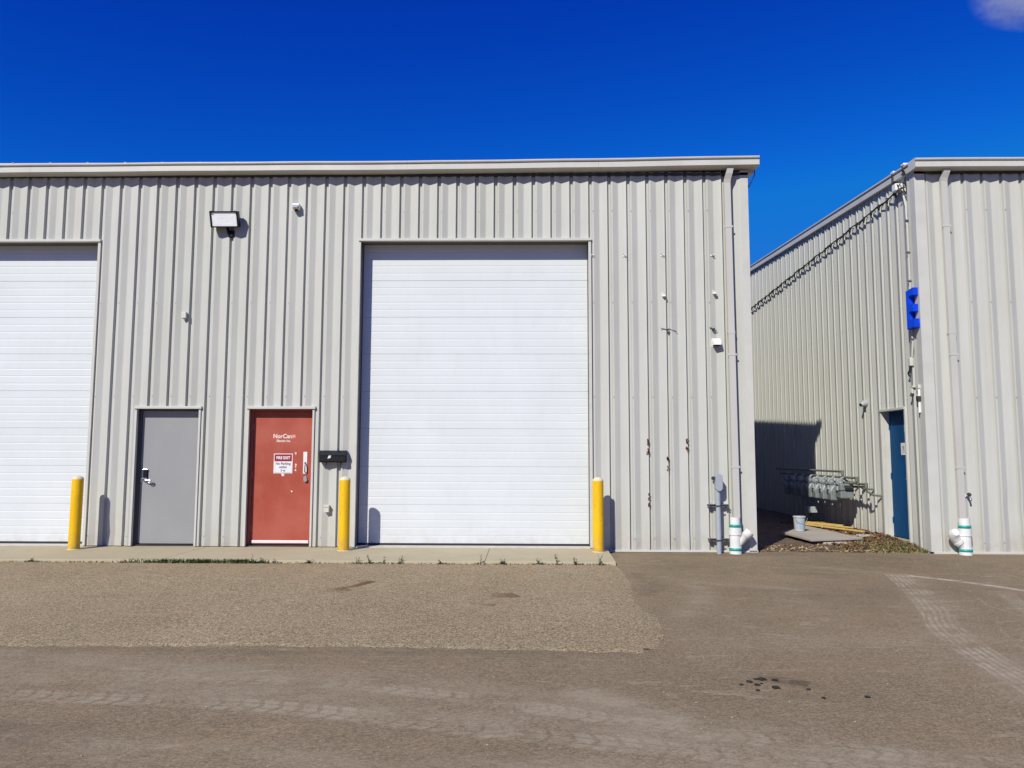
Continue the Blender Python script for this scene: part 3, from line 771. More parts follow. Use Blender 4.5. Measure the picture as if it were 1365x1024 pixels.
# ================================================================== THINGS ON AND BESIDE THE BUILDINGS
# bollards
def bollard(loc, label):
    t = thing('bollard', label, 'bollard', loc, 'yellow bollards in front of the left building')
    x, y, z = loc
    MB().tube([(x,y,z),(x,y,z+1.055)], .0825, 32, False).build('post', M['yellow'], t)
    mb = MB(); mb.tube([(x,y,z+1.055),(x,y,z+1.075),(x,y,z+1.094),(x,y,z+1.106),(x,y,z+1.110)], [.0825,.076,.055,.028,.001], 32, False); mb.build('concrete_cap', M['cement'], t)
    mb = MB(); mb.tube([(x,y,z-.0),(x,y,z+.006)], [.094,.088], 28); mb.build('base_collar', M['cement'], t)
    return t
b0 = bollard((-6.84,-.42,0), 'yellow steel bollard beside the grey door, leftmost of the three')
b0.rotation_euler = (0, .006, 0)
b1 = copy_tree(b0, (-2.745,-.40,0), 'yellow steel bollard under the black mailbox, left of the middle overhead door'); b1.rotation_euler = (.0,-.004,1.1)
b2 = copy_tree(b0, (1.085,-.40,0), 'yellow steel bollard at the right edge of the middle overhead door'); b2.rotation_euler = (.003,.004,2.3)

# floodlight
t = thing('wall_floodlight', 'black wall floodlight with bright glass face mounted high above the two entry doors', 'light', (-4.72,-.03,5.0))
ax = Vector((1,0,0)); tilt = math.radians(20)
fn = Vector((-.05,-math.cos(tilt),-math.sin(tilt))).normalized()       # face points out and down
up = Vector((0,-math.sin(tilt),math.cos(tilt))); c = Vector((-4.83,-.215,5.175))
mb = MB()
W2, H2 = .225, .128
fr = [c+ax*a*W2+up*b*H2 for a,b in ((-1,-1),(1,-1),(1,1),(-1,1))]
bk = [c-fn*.095+ax*a*W2*.98+up*b*H2*.96 for a,b in ((-1,-1),(1,-1),(1,1),(-1,1))]
bk2 = [c-fn*.165+ax*a*W2*.84+up*(b*H2*.76) for a,b in ((-1,-1),(1,-1),(1,1),(-1,1))]
inn = [c+ax*a*(W2-.022)+up*b*(H2-.02) for a,b in ((-1,-1),(1,-1),(1,1),(-1,1))]
inn2 = [v-fn*.012 for v in inn]
vs = fr+bk+bk2+inn+inn2
fs = [(i,(i+1)%4,4+(i+1)%4,4+i) for i in range(4)]+[(4+i,4+(i+1)%4,8+(i+1)%4,8+i) for i in range(4)]+[(8,9,10,11)]
fs += [(i,(i+1)%4,12+(i+1)%4,12+i) for i in range(4)]+[(12+i,12+(i+1)%4,16+(i+1)%4,16+i) for i in range(4)]
mb.add(vs, fs); mb.build('housing', M['black'], t)
mb = MB(); mb.add([v-fn*.011 for v in inn], [(0,1,2,3)]); mb.build('glass', M['lampglass'], t)
for s_ in (-.85,.85):
    mb = MB(); mb.obox(c+ax*W2*s_+up*(H2-.008)+fn*.004, ax*.012, fn*.006, up*.014); mb.build('clip', M['black'], t)
mb = MB(); mb.tube([c-fn*.10-up*.075, c-fn*.10-up*.15+Vector((0,.01,0)), (-4.80,-.10,4.985), (-4.785,-.06,4.975)], .020, 10)
mb.box(-4.815,-4.715,-.060,-.033,4.93,5.04,.006); mb.tube([(-4.765,-.075,4.965),(-4.765,-.055,4.965)], .03, 12); mb.build('bracket', M['black'], t)

def wallbox(name, label, cat, x0, x1, z0, z1, d, mat, y0=-.033, lid=None, bev=.006):
    t = thing(name, label, cat, ((x0+x1)/2, y0, z0))
    MB().box(x0, x1, y0-d, y0, z0, z1, bev).build('housing', mat, t)
    return t
t = wallbox('motion_sensor', 'small pale grey sensor box high on the wall right of the floodlight', 'sensor', -3.765, -3.655, 5.375, 5.465, .10, M['whitebox'])
MB().box(-3.755, -3.665, -.158, -.1335, 5.385, 5.43, .006).build('sensor_lens', M['greybox'], t)
MB().tube([(-3.71,-.09,5.375),(-3.71,-.09,5.345)], .025, 12).build('underside_lens', M['black'], t)
t = wallbox('junction_box', 'small beige box on the wall above the grey door', 'box', -5.50, -5.425, 3.60, 3.70, .075, M['beigebox'])
MB().tube([(-5.4625,-.07,3.60),(-5.4625,-.07,3.572)], .016, 10).build('cable_gland', M['beigebox'], t)
t = wallbox('outlet_cover', 'small beige outlet cover low on the wall right of the red door', 'outlet', -3.135, -3.06, .545, .655, .07, M['beigebox'])
MB().box(-3.14, -3.055, -.112, -.1032, .625, .662, .003).build('hinged_lid', M['beigebox'], t)
t = thing('vent_hood', 'white square vent hood on the wall left of the downspout', 'vent', (3.0,-.033,3.15))
mb = MB(); T_ = lambda a,b,d: (d,a,b)
mb.prism([(-.033,3.265),(-.10,3.26),(-.145,3.185),(-.145,3.165),(-.033,3.165)], 2.935, 3.055, T_); mb.build('hood', M['whitebox'], t)
MB().box(2.925, 3.065, -.0375, -.0335, 3.145, 3.28).build('flange', M['whitebox'], t)
MB().box(2.95, 3.04, -.128, -.045, 3.150, 3.164).build('grille', M['black'], t)

# mailbox
t = thing('mailbox', 'black wall mailbox with a white sticker between the red door and the middle overhead door', 'mailbox', (-3.01,-.034,1.31))
mb = MB(); mb.prism([(-.035,1.315),(-.035,1.495),(-.09,1.49),(-.150,1.462),(-.158,1.335),(-.145,1.315)], -3.215, -2.815, T_); mb.build('box', M['black'], t)
mb = MB(); mb.prism([(-.032,1.4965),(-.036,1.503),(-.092,1.498),(-.158,1.468),(-.164,1.425),(-.1595,1.425),(-.1535,1.464),(-.09,1.4925)], -3.225, -2.805, T_); mb.build('lid', M['black'], t)
mb = MB(); mb.add([(-3.085,-.1598,1.375),(-3.040,-.1598,1.385),(-3.030,-.1612,1.425),(-3.070,-.1612,1.42)], [(0,1,2,3)]); mb.v = [(x,y-.001,z) for x,y,z in mb.v]; mb.build('sticker', M['signwhite'], t)
for xx in (-3.13,-2.90):
    MB().tube([(xx,-.05,1.315),(xx,-.05,1.285),(xx,-.085,1.265),(xx,-.115,1.275)], .006, 8).build('paper_hook', M['black'], t)

# fire exit sign on the red door
t = thing('fire_exit_sign', 'maroon and white FIRE EXIT sign stuck on the red door', 'sign', (-3.845,.0725,1.29))
ys = .0720
MB().box(-4.000, -3.700, ys, .0746, 1.140, 1.452).build('sign_plate', M['signwhite'], t)
MB().box(-3.988, -3.712, ys-.0012, ys-.0002, 1.330, 1.440).build('sign_header', M['signred'], t)
MB().box(-3.988, -3.712, ys-.0006, ys-.0001, 1.1485, 1.152).build('sign_border', M['ink'], t)
text('sign_text', 'FIRE EXIT', .062, M['signwhite'], t, (-3.85, 1.384), ys-.0018, .0022, .86)
text('sign_text', 'No Parking', .052, M['ink'], t, (-3.85, 1.292), ys-.0008, .0012, 1.0)
text('sign_text', 'within', .050, M['ink'], t, (-3.85, 1.238), ys-.0008, .0012, 1.0)
text('sign_text', '3 m', .050, M['ink'], t, (-3.85, 1.185), ys-.0008, .0012, 1.0)

# wire anchors and frayed wires on the wall
def anchor(x, z, label, big):
    t = thing('wire_anchor', label, 'bracket', (x,-.035,z), 'wire anchors on the wall right of the middle overhead door')
    mb = MB(); mb.box(x-.028, x+.030, -.043, -.0345, z-.012, z+.020, .003); mb.build('plate', M['whitebox'], t)
    mb = MB(); mb.tube([(x-.03,-.04,z+.045),(x-.012,-.052,z+.02),(x,-.075,z+.0),(x+.020,-.085 if big else -.06,z-.010),(x+.035,-.06,z-.005)], .007 if big else .005, 8)
    if big: mb.box(x-.02, x+.025, -.10, -.044, z-.022, z-.004, .004)
    mb.build('hook', M['whitebox'] if big else M['steel'], t)
anchor(2.175, 4.615, 'small steel hook anchor near the top, first rib line right of the overhead door header', False)
anchor(2.180, 3.965, 'small white wire anchor halfway up, above the longer frayed wire', True)
anchor(2.965, 4.620, 'tiny steel clip near the top of the wall, left of the downspout', False)
anchor(2.985, 4.005, 'small white anchor left of the downspout, above the white vent hood', True)
anchor(1.05, 4.62, 'tiny clip beside the upper right corner of the middle overhead door', False)
anchor(1.57, 4.61, 'tiny clip between the door corner and the hook anchor to its right', False)
def frayed(x0, x1, z, label):
    t = thing('frayed_wire', label, 'wire', ((x0+x1)/2,-.035,z))
    xm = (x0*.6+x1*.4)
    MB().tube([(x0,-.06,z+.015),(x0+.04,-.045,z+.012),(xm,-.060,z-.008),(xm+.03,-.085,z-.018)], .006, 7).build('strand', M['wire'], t)
    MB().tube([(xm-.01,-.07,z-.005),(xm+.04,-.05,z+.008),((xm+x1)/2,-.045,z-.012),(x1-.02,-.040,z-.022),(x1,-.06,z-.035)], .006, 7).build('strand', M['wire'], t)
    MB().box(xm-.012, xm+.028, -.09, -.03, z-.022, z-.002, .003).build('clip', M['darksteel'], t)
frayed(2.125, 2.375, 3.425, 'longer frayed wire ends sticking out of the wall right of the overhead door')
frayed(2.895, 3.01, 3.435, 'short frayed wire just above the white vent hood')

# loose wires under the gutter end
mb = MB()
mb.tube([(3.66,-.10,5.99),(3.665,-.08,5.93),(3.64,-.03,5.86),(3.60,.0,5.80),(3.575,.02,5.76)], .005, 6)
mb.tube([(3.645,-.12,5.99),(3.64,-.11,5.90),(3.61,-.06,5.80),(3.585,-.0,5.74),(3.57,.03,5.80)], .005, 6)
o = mb.build('loose_wire', M['cable'], org=(3.6,0,5.75)); tag(o, 'thin dark wires dangling under the right end of the left gutter', 'wire')

# conduit post with brackets
t = thing('conduit_riser', 'blue-grey conduit riser with rounded head standing beside the left downspout', 'pipe', (2.945,-.16,-.05))
MB().tube([(2.945,-.155,-.05),(2.945,-.155,1.02)], .036, 20).build('pipe', M['meterpost'], t)
pts = []
for i in range(9): a = i*PI/8; pts.append((2.955+.052*math.cos(a), 1.105+.052*math.sin(a)))
for i in range(9): a = PI+i*PI/8; pts.append((2.955+.052*math.cos(a), .945+.052*math.sin(a)))
mb = MB(); mb.prism(pts, -.215, -.11, lambda a,b,d: (a,d,b)); mb.build('conduit_body', M['meterpost'], t)
mb = MB(); mb.prism([(2.955+(a-2.955)*.86, 1.025+(b-1.025)*.95) for a,b in pts], -.222, -.2155, lambda a,b,d: (a,d,b)); mb.build('cover_plate', M['meterpost'], t)
MB().tube([(2.885,-.16,1.09),(2.885,-.105,1.09)], .028, 14).build('elbow', M['darksteel'], t)
for z in (.685, .165):
    b_ = MB(); b_.box(2.80, 3.115, -.118, -.0355, z+.004, z+.010); b_.box(2.80, 3.115, -.118, -.0355, z-.032, z-.026); b_.box(2.80,3.115,-.042,-.036,z-.026,z+.004)
    st = b_.build('strut', M['steel'], t)
    MB().box(2.90, 2.995, -.200, -.190, z-.02, z-.004).build('pipe_clamp', M['darksteel'], st)
    for xx in (2.84, 3.07): MB().box(xx-.012, xx+.012, -.128, -.1185, z-.05, z-.012).build('bolt', M['darksteel'], st)

# white PVC wye drains
def wye(x, sgn, name_label, elbow):
    t = thing('drain_pipe', name_label, 'drain pipe', (x,-.15,-.06), 'white plastic drain fittings under the downspouts')
    y = -.15
    mb = MB()
    for z0_, z1_, r0_, r1_ in ((-.06,.055,.092,.092),(.055,.0551,.092,.085),(.0551,.34,.085,.085),(.34,.3401,.085,.079),(.3401,.50,.079,.078)): mb.tube([(x,y,z0_),(x,y,z1_)], [r0_,r1_], 28, False)
    mb.build('riser', M['pvc'], t)
    MB().tube([(x,y,.485),(x,y,.43)], [.072,.072], 24, True).build('riser_inside', M['tube'], t)
    mb = MB()
    for z0_, z1_, r0_, r1_ in ((.235,.2352,.085,.095),(.2352,.345,.095,.093),(.345,.3452,.093,.079)): mb.tube([(x,y,z0_),(x,y,z1_)], [r0_,r1_], 28, False)
    mb.build('hub', M['pvc'], t)
    for za, zb_ in ((.355,.395),(.0,.042)):
        MB().tube([(x,y,za),(x,y,za+.001),(x,y,zb_-.001),(x,y,zb_)], [.082,.0905,.0905,.081] if za > .1 else [.09,.0965,.0965,.09], 28, False).build('teal_band', M['teal'], t)
    if not elbow:
        p0 = Vector((x+sgn*.03, y-.0, .09)); dv_ = Vector((sgn*.68, -.12, .72)).normalized()
        mb = MB(); mb.tube([p0, p0+dv_*.17, p0+dv_*.172, p0+dv_*.275], [.062,.062,.072,.072], 24, False); mb.tube([p0+dv_*.275, p0+dv_*.274], [.072,.060], 24, False); mb.build('branch', M['pvc'], t)
        MB().tube([p0+dv_*.262, p0+dv_*.25], .062, 24).build('branch_inside', M['tube'], t)
    else:
        pth = [(x+sgn*.02,y,.06),(x+sgn*.09,y-.005,.13),(x+sgn*.150,y-.012,.195),(x+sgn*.185,y-.030,.245),(x+sgn*.195,y-.07,.285),(x+sgn*.192,y-.105,.30)]
        MB().tube(pth, [.064,.064,.075,.075,.070,.055], 24, True).build('elbow', M['pvc'], t)
        mb = MB(); mb.tube([pth[1],((x+sgn*.12),y-.008,.163)], [.079,.079], 24); mb.build('elbow_hub', M['pvc'], t)
    return t
wye(3.195, 1, 'white plastic wye drain with a straight side branch, at the left downspout', False)
wye(6.665, -1, 'white plastic wye drain with a rounded side elbow, at the right building', True)

# hose tap on the right building
t = thing('hose_tap', 'small brass hose tap on the wall of the right building', 'tap', (6.79,-.035,.80))
MB().tube([(6.79,-.03,.82),(6.79,-.09,.82),(6.79,-.12,.81),(6.79,-.13,.77)], .014, 10).build('spout', M['steel'], t)
MB().tube([(6.79,-.095,.85),(6.79,-.105,.86)], .032, 12).build('handwheel', M['darksteel'], t)
MB().box(6.72, 6.765, -.06, -.03, .815, .85, .004).build('flange', M['whitebox'], t)

# --- alley wall things
XO = SX-.035
t = thing('gas_manifold', 'row of dark green-grey gas header pipes along the alley wall', 'pipe', (5.9,1.6,.7))
for ya, yb, z, xx in ((6.2,2.44,1.15,5.90),(6.0,1.89,1.045,5.93),(5.8,1.58,.945,5.96)):
    MB().tube([(xx,ya,z),(xx,yb+.03,z),(xx,yb,z-.008),(xx,yb,z-.05)], .021, 10).build('header_pipe', M['pipe'], t)
    MB().tube([(xx,yb,z-.03),(xx+.02,yb,z-.13),(xx+.12,yb,z-.19),(XO+.02,yb,z-.20)], .018, 10).build('outlet_pipe', M['pipe'], t)
    MB().tube([(xx,yb,z+.025),(xx,yb,z-.06)], .030, 10).build('elbow', M['pipe'], t)
for yy in (2.2,3.1,4.2,5.4):
    MB().box(5.84, XO+.02, yy-.02, yy+.02, .86, .90).build('wall_bracket', M['darksteel'], t)
def gas_meter(y, box, label):
    t = thing('gas_meter', label, 'gas meter', (5.915,y,.60), 'gas meters hanging along the alley wall')
    x = 5.915
    if box:
        MB().box(x-.125, x+.125, y-.13, y+.13, .66, .93, .02).build('body', M['gasgrey'], t)
        MB().box(x-.130, x+.130, y-.136, y+.136, .80, .815, .003).build('seam', M['darksteel'], t)
    else:
        MB().tube([(x,y-.095,.76),(x,y-.085,.76),(x,y+.085,.76),(x,y+.095,.76)], [.11,.140,.140,.11], 20).build('body', M['gaslight'], t)
        MB().box(x-.13, x+.13, y-.10, y+.10, .60, .80, .02).build('base', M['gasgrey'], t)
    MB().tube([(x-.09,y,.86),(x-.09,y,.98),(x-.06,y,1.02),(5.90,y,1.045)], .019, 8).build('inlet_pipe', M['gaslight'], t)
    MB().tube([(x+.08,y,.84),(x+.08,y,.96),(5.93,y,.945)], .019, 8).build('outlet_pipe', M['pipe'], t)
    MB().tube([(x-.09,y-.035,.955),(x-.09,y-.015,.955),(x-.09,y+.015,.955),(x-.09,y+.035,.955)], [.05,.072,.072,.05], 16).build('regulator', M['gaslight'], t)
    MB().tube([(x-.09,y-.05,.955),(x-.09,y-.035,.955)], .022, 10).build('regulator_cap', M['greybox'], t)
    MB().box(x-.155, x-.126, y-.04, y+.04, .80, .88, .008).build('index', M['greybox'], t)
    return t
gas_meter(2.40, True, 'boxy grey gas meter nearest the blue door')
for i, yy in enumerate((2.82, 3.22, 3.60, 3.97)):
    gas_meter(yy, False, ['pale round gas meter directly behind the boxy one', 'second pale round gas meter behind the boxy one', 'third pale round gas meter behind the boxy one', 'fourth pale round gas meter, last one in sunlight'][i])
for i, yy in enumerate((4.42, 4.86, 5.28)):
    gas_meter(yy, False, ['gas meter first inside the dark shadow of the alley', 'gas meter second inside the dark shadow of the alley', 'gas meter farthest back in the dark shadow'][i])

# cable along the rake wall
t = thing('cable_run', 'dark cable stretched along the alley wall below the roof edge', 'cable', (XO,.4,5.8))
pts = []
for i in range(61):
    f_ = i/60; yy = .38+(9.8-.38)*f_; pts.append((XO-.055-.01*math.sin(i*1.7), yy, 5.83-.39*f_-.02*math.sin(f_*PI*10)**2))
MB().tube(pts, .012, 6).build('cable', M['cable'], t)
pts2 = [(a+.012*math.sin(i*2.1), b, c-.012-.012*math.cos(i*1.3)) for i,(a,b,c) in enumerate(pts)]
MB().tube(pts2, .009, 6).build('cable', M['cable'], t)
i = 0; yy = .45
while yy < 9.6:
    f_ = (yy-.38)/9.42; z = 5.83-.39*f_; mb = MB()
    mb.tube([(XO-.055,yy,z),(XO-.07,yy+.02,z-.05),(XO-.05,yy+.05,z-.10)], [.016,.026,.008], 6); mb.box(XO-.09, XO+.03, yy-.008, yy+.008, z-.004, z+.004)
    mb.build('cable_clip', M['cable'], t); yy += P
# service head tangle at the corner
t = thing('service_head', 'pale service head with tangled dark wires at the top of the alley wall corner', 'cable', (XO,.28,5.7))
MB().box(XO-.13, XO-.0, .33, .47, 5.80, 5.93, .02).build('housing', M['whitebox'], t)
random.seed(9)
for k in range(6):
    p_ = [Vector((XO-.08, .38-.02*k, 5.84))]
    for j in range(6): p_.append(p_[-1]+Vector((random.uniform(-.04,.03), random.uniform(-.06,.035), random.uniform(-.05,.055))))
    MB().tube(p_, .009, 6).build('loose_end', M['cable'] if k < 4 else M['whitebox'], t)
MB().tube([(XO-.06,.13,5.86),(XO-.07,.12,6.02),(XO-.10,.12,6.10),(XO-.13,.16,6.155)], .007, 6).build('loose_end', M['cable'], t)
for yy in (.16,.52):
    MB().box(SX-.122, SX-.02, yy, yy+.03, 6.00, 6.16, .003).build('edge_clamp', M['darksteel'], t)
    MB().box(SX-.11, SX-.03, yy-.02, yy+.08, 6.162, 6.20, .01).build('insulator', M['whitebox'], t)
# white conduit
t = thing('conduit', 'thin white conduit running down the alley wall near the corner', 'pipe', (XO,.22,3.2))
MB().tube([(XO-.02,.33,5.82),(XO-.02,.30,5.70),(XO-.02,.24,5.5),(XO-.02,.22,5.0),(XO-.02,.22,3.25),(XO-.02,.26,3.02)], .017, 10).build('pipe', M['downspout'], t)
for z in (5.25, 4.72, 4.25, 3.30): MB().box(XO-.046, XO+.02, .185, .255, z, z+.02).build('strap', M['steel'], t)
MB().box(XO-.06, XO, .25, .33, 2.88, 3.02, .01).build('fitting', M['beigebox'], t)
MB().tube([(XO-.03,.29,2.89),(XO-.04,.30,2.83),(XO-.06,.33,2.77),(XO-.03,.35,2.72)], .014, 8).build('cut_cable', M['cable'], t)
MB().tube([(XO-.005,.30,2.74),(XO-.005,.29,2.55)], .006, 6).build('wire', M['steel'], t)
t = thing('pipe_stub', 'short steel pipe bracket on the alley wall above the blue door corner', 'bracket', (XO,.28,2.45))
mb = MB(); mb.box(XO-.05, XO+.01, .24, .32, 2.53, 2.56, .003); mb.tube([(XO-.03,.28,2.55),(XO-.03,.28,2.44)], .02, 8); mb.build('bracket', M['beigebox'], t)
MB().tube([(XO-.03,.28,2.44),(XO-.05,.29,2.39)], .026, 8).build('clamp', M['darksteel'], t)
t = thing('pipe_stub', 'short white pipe stub with dark clamp close to the building corner', 'pipe', (XO,.08,2.15))
MB().tube([(XO-.03,.08,2.55),(XO-.03,.08,2.12)], .019, 10).build('pipe', M['whitebox'], t)
MB().box(XO-.065, XO+.01, .045, .115, 2.30, 2.38, .004).build('clamp', M['darksteel'], t)
MB().box(XO-.055, XO+.0, .05, .11, 2.50, 2.56, .004).build('cap', M['beigebox'], t)
# blue letter E fixed to the alley wall close to the corner
t = thing('letter_sign', 'bright blue block letter E mounted high on the alley wall beside the corner', 'letter sign', (XO-.06,.2,3.5))
Ex = [(.215,3.46),(.215,4.08),(-.015,4.10),(-.015,3.98),(.125,3.97),(.125,3.835),(.0,3.84),(.0,3.72),(.125,3.715),(.125,3.585),(-.03,3.60),(-.03,3.46)]
mb = MB(); mb.prism(Ex, XO-.100, XO-.016, lambda a,b,d: (d,a,b)); mb.build('letter_body', M['bag'], t)
mb = MB(); mb.prism([(.205,3.472),(.205,4.068),(-.005,4.088),(-.005,3.992),(.135,3.982),(.135,3.825),(.010,3.828),(.010,3.732),(.135,3.727),(.135,3.573),(-.02,3.588),(-.02,3.472)], XO-.104, XO-.1005, lambda a,b,d: (d,a,b)); mb.build('letter_face', M['bagface'], t)
for y_, z_ in ((.17,3.62),(.17,3.95),(.07,4.03)): MB().box(XO-.022, XO+.02, y_-.01, y_+.01, z_-.01, z_+.01).build('standoff', M['steel'], t)
# round sensor on the alley wall
t = thing('wall_sensor', 'small round dark sensor on the alley wall left of the blue door', 'sensor', (XO,2.02,2.33))
MB().tube([(XO,2.02,2.40),(XO-.05,2.02,2.395),(XO-.11,2.01,2.37)], [.055,.06,.035], 16).build('housing', M['greybox'], t)
MB().tube([(XO-.105,2.01,2.372),(XO-.125,2.01,2.365)], .03, 12).build('lens', M['black'], t)
# notice on the blue door
t = thing('paper_notice', 'small white notice taped to the blue door', 'notice', (SX+.083,1.0,1.45))
MB().box(SX+.0825, SX+.0845, .89, 1.05, 1.46, 1.66).build('sheet', M['signwhite'], t)
mb = MB(); mb.tube([(SX+.082,.97,1.58),(SX+.0823,.97,1.58)], .035, 14); mb.build('printed_mark', M['greybox'], t)
for z in (1.50,1.53): MB().box(SX+.0818, SX+.0823, .915, 1.025, z, z+.010).build('printed_line', M['greybox'], t)

# --- alley floor
random.seed(31)
mb = MB(); nx, ny = 34, 60; vs = []
def mound(x, y):
    w_ = min(1, max(0, (x-4.0)/2.1)); f_ = min(1, max(0, (y+.0)/.35)); ff = .5-.5*math.cos(PI*f_)
    return -.053+.012*ff + ff*(.015+.085*w_*min(1,max(0,(y-.1)/1.2)))+ff*.022*noise.noise(Vector((x*3,y*3,2)))+ff*.010*noise.noise(Vector((x*11,y*11,5)))
for j in range(ny+1):
    for i in range(nx+1):
        x = 3.56+(6.27-3.56)*i/nx; fr_ = .03+.15*noise.noise(Vector((x*2.2,0,3)))
        y = fr_+(10.5-fr_)*(j/ny)**1.5; z = mound(x, max(0,y-fr_))
        vs.append((x, y, z))
mb.add(vs, [(j*(nx+1)+i, j*(nx+1)+i+1, (j+1)*(nx+1)+i+1, (j+1)*(nx+1)+i) for j in range(ny) for i in range(nx)], True)
o = mb.build('dirt_bed', M['dirt'], org=(5,0,0)); tag(o, 'strip of dark soil on the floor of the alley', None, None, 'structure')
# leaf litter
def litter(name, mat, n_, region, size, lift, label):
    mb = MB()
    for i in range(n_):
        x, y = region(); z = mound(x, y)+lift+random.random()*.025; s_ = random.uniform(*size)
        a = random.uniform(0, 2*PI); n1 = Vector((math.cos(a), math.sin(a), random.uniform(-.6,.6))).normalized(); n2 = Vector((-math.sin(a), math.cos(a), random.uniform(-.6,.6))).normalized()
        c_ = Vector((x,y,z)); mb.add([c_-n1*s_, c_-n2*s_*.5, c_+n1*s_, c_+n2*s_*.55+Vector((0,0,s_*.3))], [(0,1,2),(0,2,3)])
    o = mb.build(name, mat, org=(5,1,0), fixn=False); tag(o, label, 'debris', None, 'stuff'); return o
def reg_wall():
    y = random.uniform(1.2, 4.6); x = 6.2-abs(random.gauss(0, .35)); return max(4.4, x), y
def reg_front(): return random.uniform(3.65, 6.15), abs(random.gauss(0, .30))+.06
litter('dry_leaves', M['leafdry'], 2600, reg_wall, (.015,.045), .0, 'brown dead leaves piled along the foot of the alley wall')
def reg_mid(): return random.uniform(5.0,6.2), random.uniform(.05,1.6)
litter('dry_leaves', M['leafdry'], 1500, reg_mid, (.012,.035), .01, 'brown leaves mixed into the grass before the blue door')
litter('dry_leaves', M['leafpale'], 1300, lambda: reg_front() if random.random() < .7 else reg_wall(), (.010,.032), .0, 'pale straw and leaf scraps scattered at the mouth of the alley')
def blades(name, mat, n_, region, h, label, zf=mound, wd=.006):
    mb = MB()
    for i in range(n_):
        x, y = region(); z = zf(x, y)-.004; a = random.uniform(0, 2*PI); hh = random.uniform(*h); ln = random.uniform(.2,.9)*hh
        dx, dy = math.cos(a), math.sin(a); w_ = wd*random.uniform(.6,1.4); px, py = -dy*w_, dx*w_
        mb.add([(x-px,y-py,z),(x+px,y+py,z),(x+dx*ln*.4+px*.7,y+dy*ln*.4+py*.7,z+hh*.6),(x+dx*ln*.4-px*.7,y+dy*ln*.4-py*.7,z+hh*.6),(x+dx*ln,y+dy*ln,z+hh)], [(0,1,2,3),(3,2,4)])
    o = mb.build(name, mat, org=(5,1,0), fixn=False); tag(o, label, 'grass', None, 'stuff'); return o
def reg_grass(): return min(6.2, max(5.2, random.gauss(5.92,.25))), abs(random.gauss(.15,.45))+.03
blades('grass', M['grass'], 750, reg_grass, (.02,.08), 'green grass tufts in front of the blue side door')
blades('dry_grass', M['drygrass'], 1500, lambda: (min(6.2,max(4.9,random.gauss(5.75,.35))), abs(random.gauss(.2,.5))+.02), (.015,.06), 'dry yellow grass at the foot of the alley wall')

# weathered board on the ground
t = thing('wooden_board', 'large weathered grey board lying flat at the mouth of the alley', 'board', (5.0,1.6,.0))
mb = MB(); q4 = [(4.66,.72),(5.62,1.02),(5.42,3.05),(4.56,1.85)]
mb.prism([(a,b) for a,b in q4], .050, .078, lambda a,b,d: (a,b,d+.01*(b-1))); mb.build('top_sheet', M['plank'], t)
mb = MB(); mb.box(4.70, 4.86, .82, .95, -.04, .047); mb.build('support_block', M['dirt'], t)
mb = MB(); mb.obox((5.25,.93,.005), (.36,.10,0), (-.02,.07,0), (0,0,.02)); mb.build('lower_sheet', M['stone'], t)
def lumber(p, q, w_, h_, label):
    p, q = Vector(p), Vector(q); d = (q-p)/2; s_ = d.cross(Vector((0,0,1))).normalized()*w_
    mb = MB(); mb.obox((p+q)/2, d, s_, Vector((0,0,h_))); o = mb.build('lumber', M['yplank'], org=tuple((p+q)/2)); tag(o, label, 'lumber', 'yellow lumber beside the board')
lumber((5.36,3.55,.11), (6.02,1.88,.10), .022, .012, 'longest yellow board, nearest the grey sheet')
lumber((5.50,3.62,.12), (6.02,2.35,.125), .020, .012, 'middle yellow board in the alley lumber pile')
lumber((5.55,3.85,.12), (5.95,2.65,.14), .022, .012, 'shorter yellow board nearest the alley wall')
o = MB().add([(a,b,c) for c in (.04,.075) for a,b in ((5.66,1.30),(6.0,1.45),(6.06,1.68),(5.80,1.66),(5.62,1.48))], [(4,3,2,1,0),(5,6,7,8,9)]+[(i,(i+1)%5,5+(i+1)%5,5+i) for i in range(5)]).build('flat_stone', M['stone'], org=(5.85,1.5,.04))
tag(o, 'pale flat stone in the litter left of the blue door', 'stone')
# pail
t = thing('pail', 'pale plastic pail with a blue-grey label standing on the weathered board', 'bucket', (4.93,2.02,.085))
px_, py_ = 4.93, 2.02; pz0 = .092
MB().tube([(px_,py_,pz0),(px_,py_,pz0+.235)], [.088,.102], 28, True).build('body', M['bucket'], t)
MB().tube([(px_,py_,pz0+.236),(px_,py_,pz0+.240),(px_,py_,pz0+.262),(px_,py_,pz0+.268)], [.102,.110,.110,.100], 28).build('lid', M['bucket'], t)
vs = []
for i in range(9):
    a = math.radians(-90-40+i*10); r_ = .0995
    vs += [(px_+.0945*math.cos(a), py_+.0945*math.sin(a), pz0+.045), (px_+(.1010)*math.cos(a), py_+(.1010)*math.sin(a), pz0+.185)]
MB().add(vs, [(2*i,2*i+2,2*i+3,2*i+1) for i in range(8)], True).build('label_sheet', M['buckettag'], t)
MB().tube([(px_+.108*math.cos(a), py_-.105-.01*math.sin(a), pz0+.245-.10*math.sin(a)) for a in [i*PI/10 for i in range(11)]], .003, 6).build('bail', M['steel'], t)
# grey rag/box in the dark behind the pail
o = MB().box(5.78, 5.98, 3.95, 4.15, .28, .40, .01).build('small_box', M['greybox'], org=(5.88,4.05,.28)); tag(o, 'small grey utility box in the shadow below the gas meters', 'box')
MB().tube([(5.88,4.05,-.05),(5.88,4.05,.28)], .02, 8).build('stake', M['darksteel'], o)

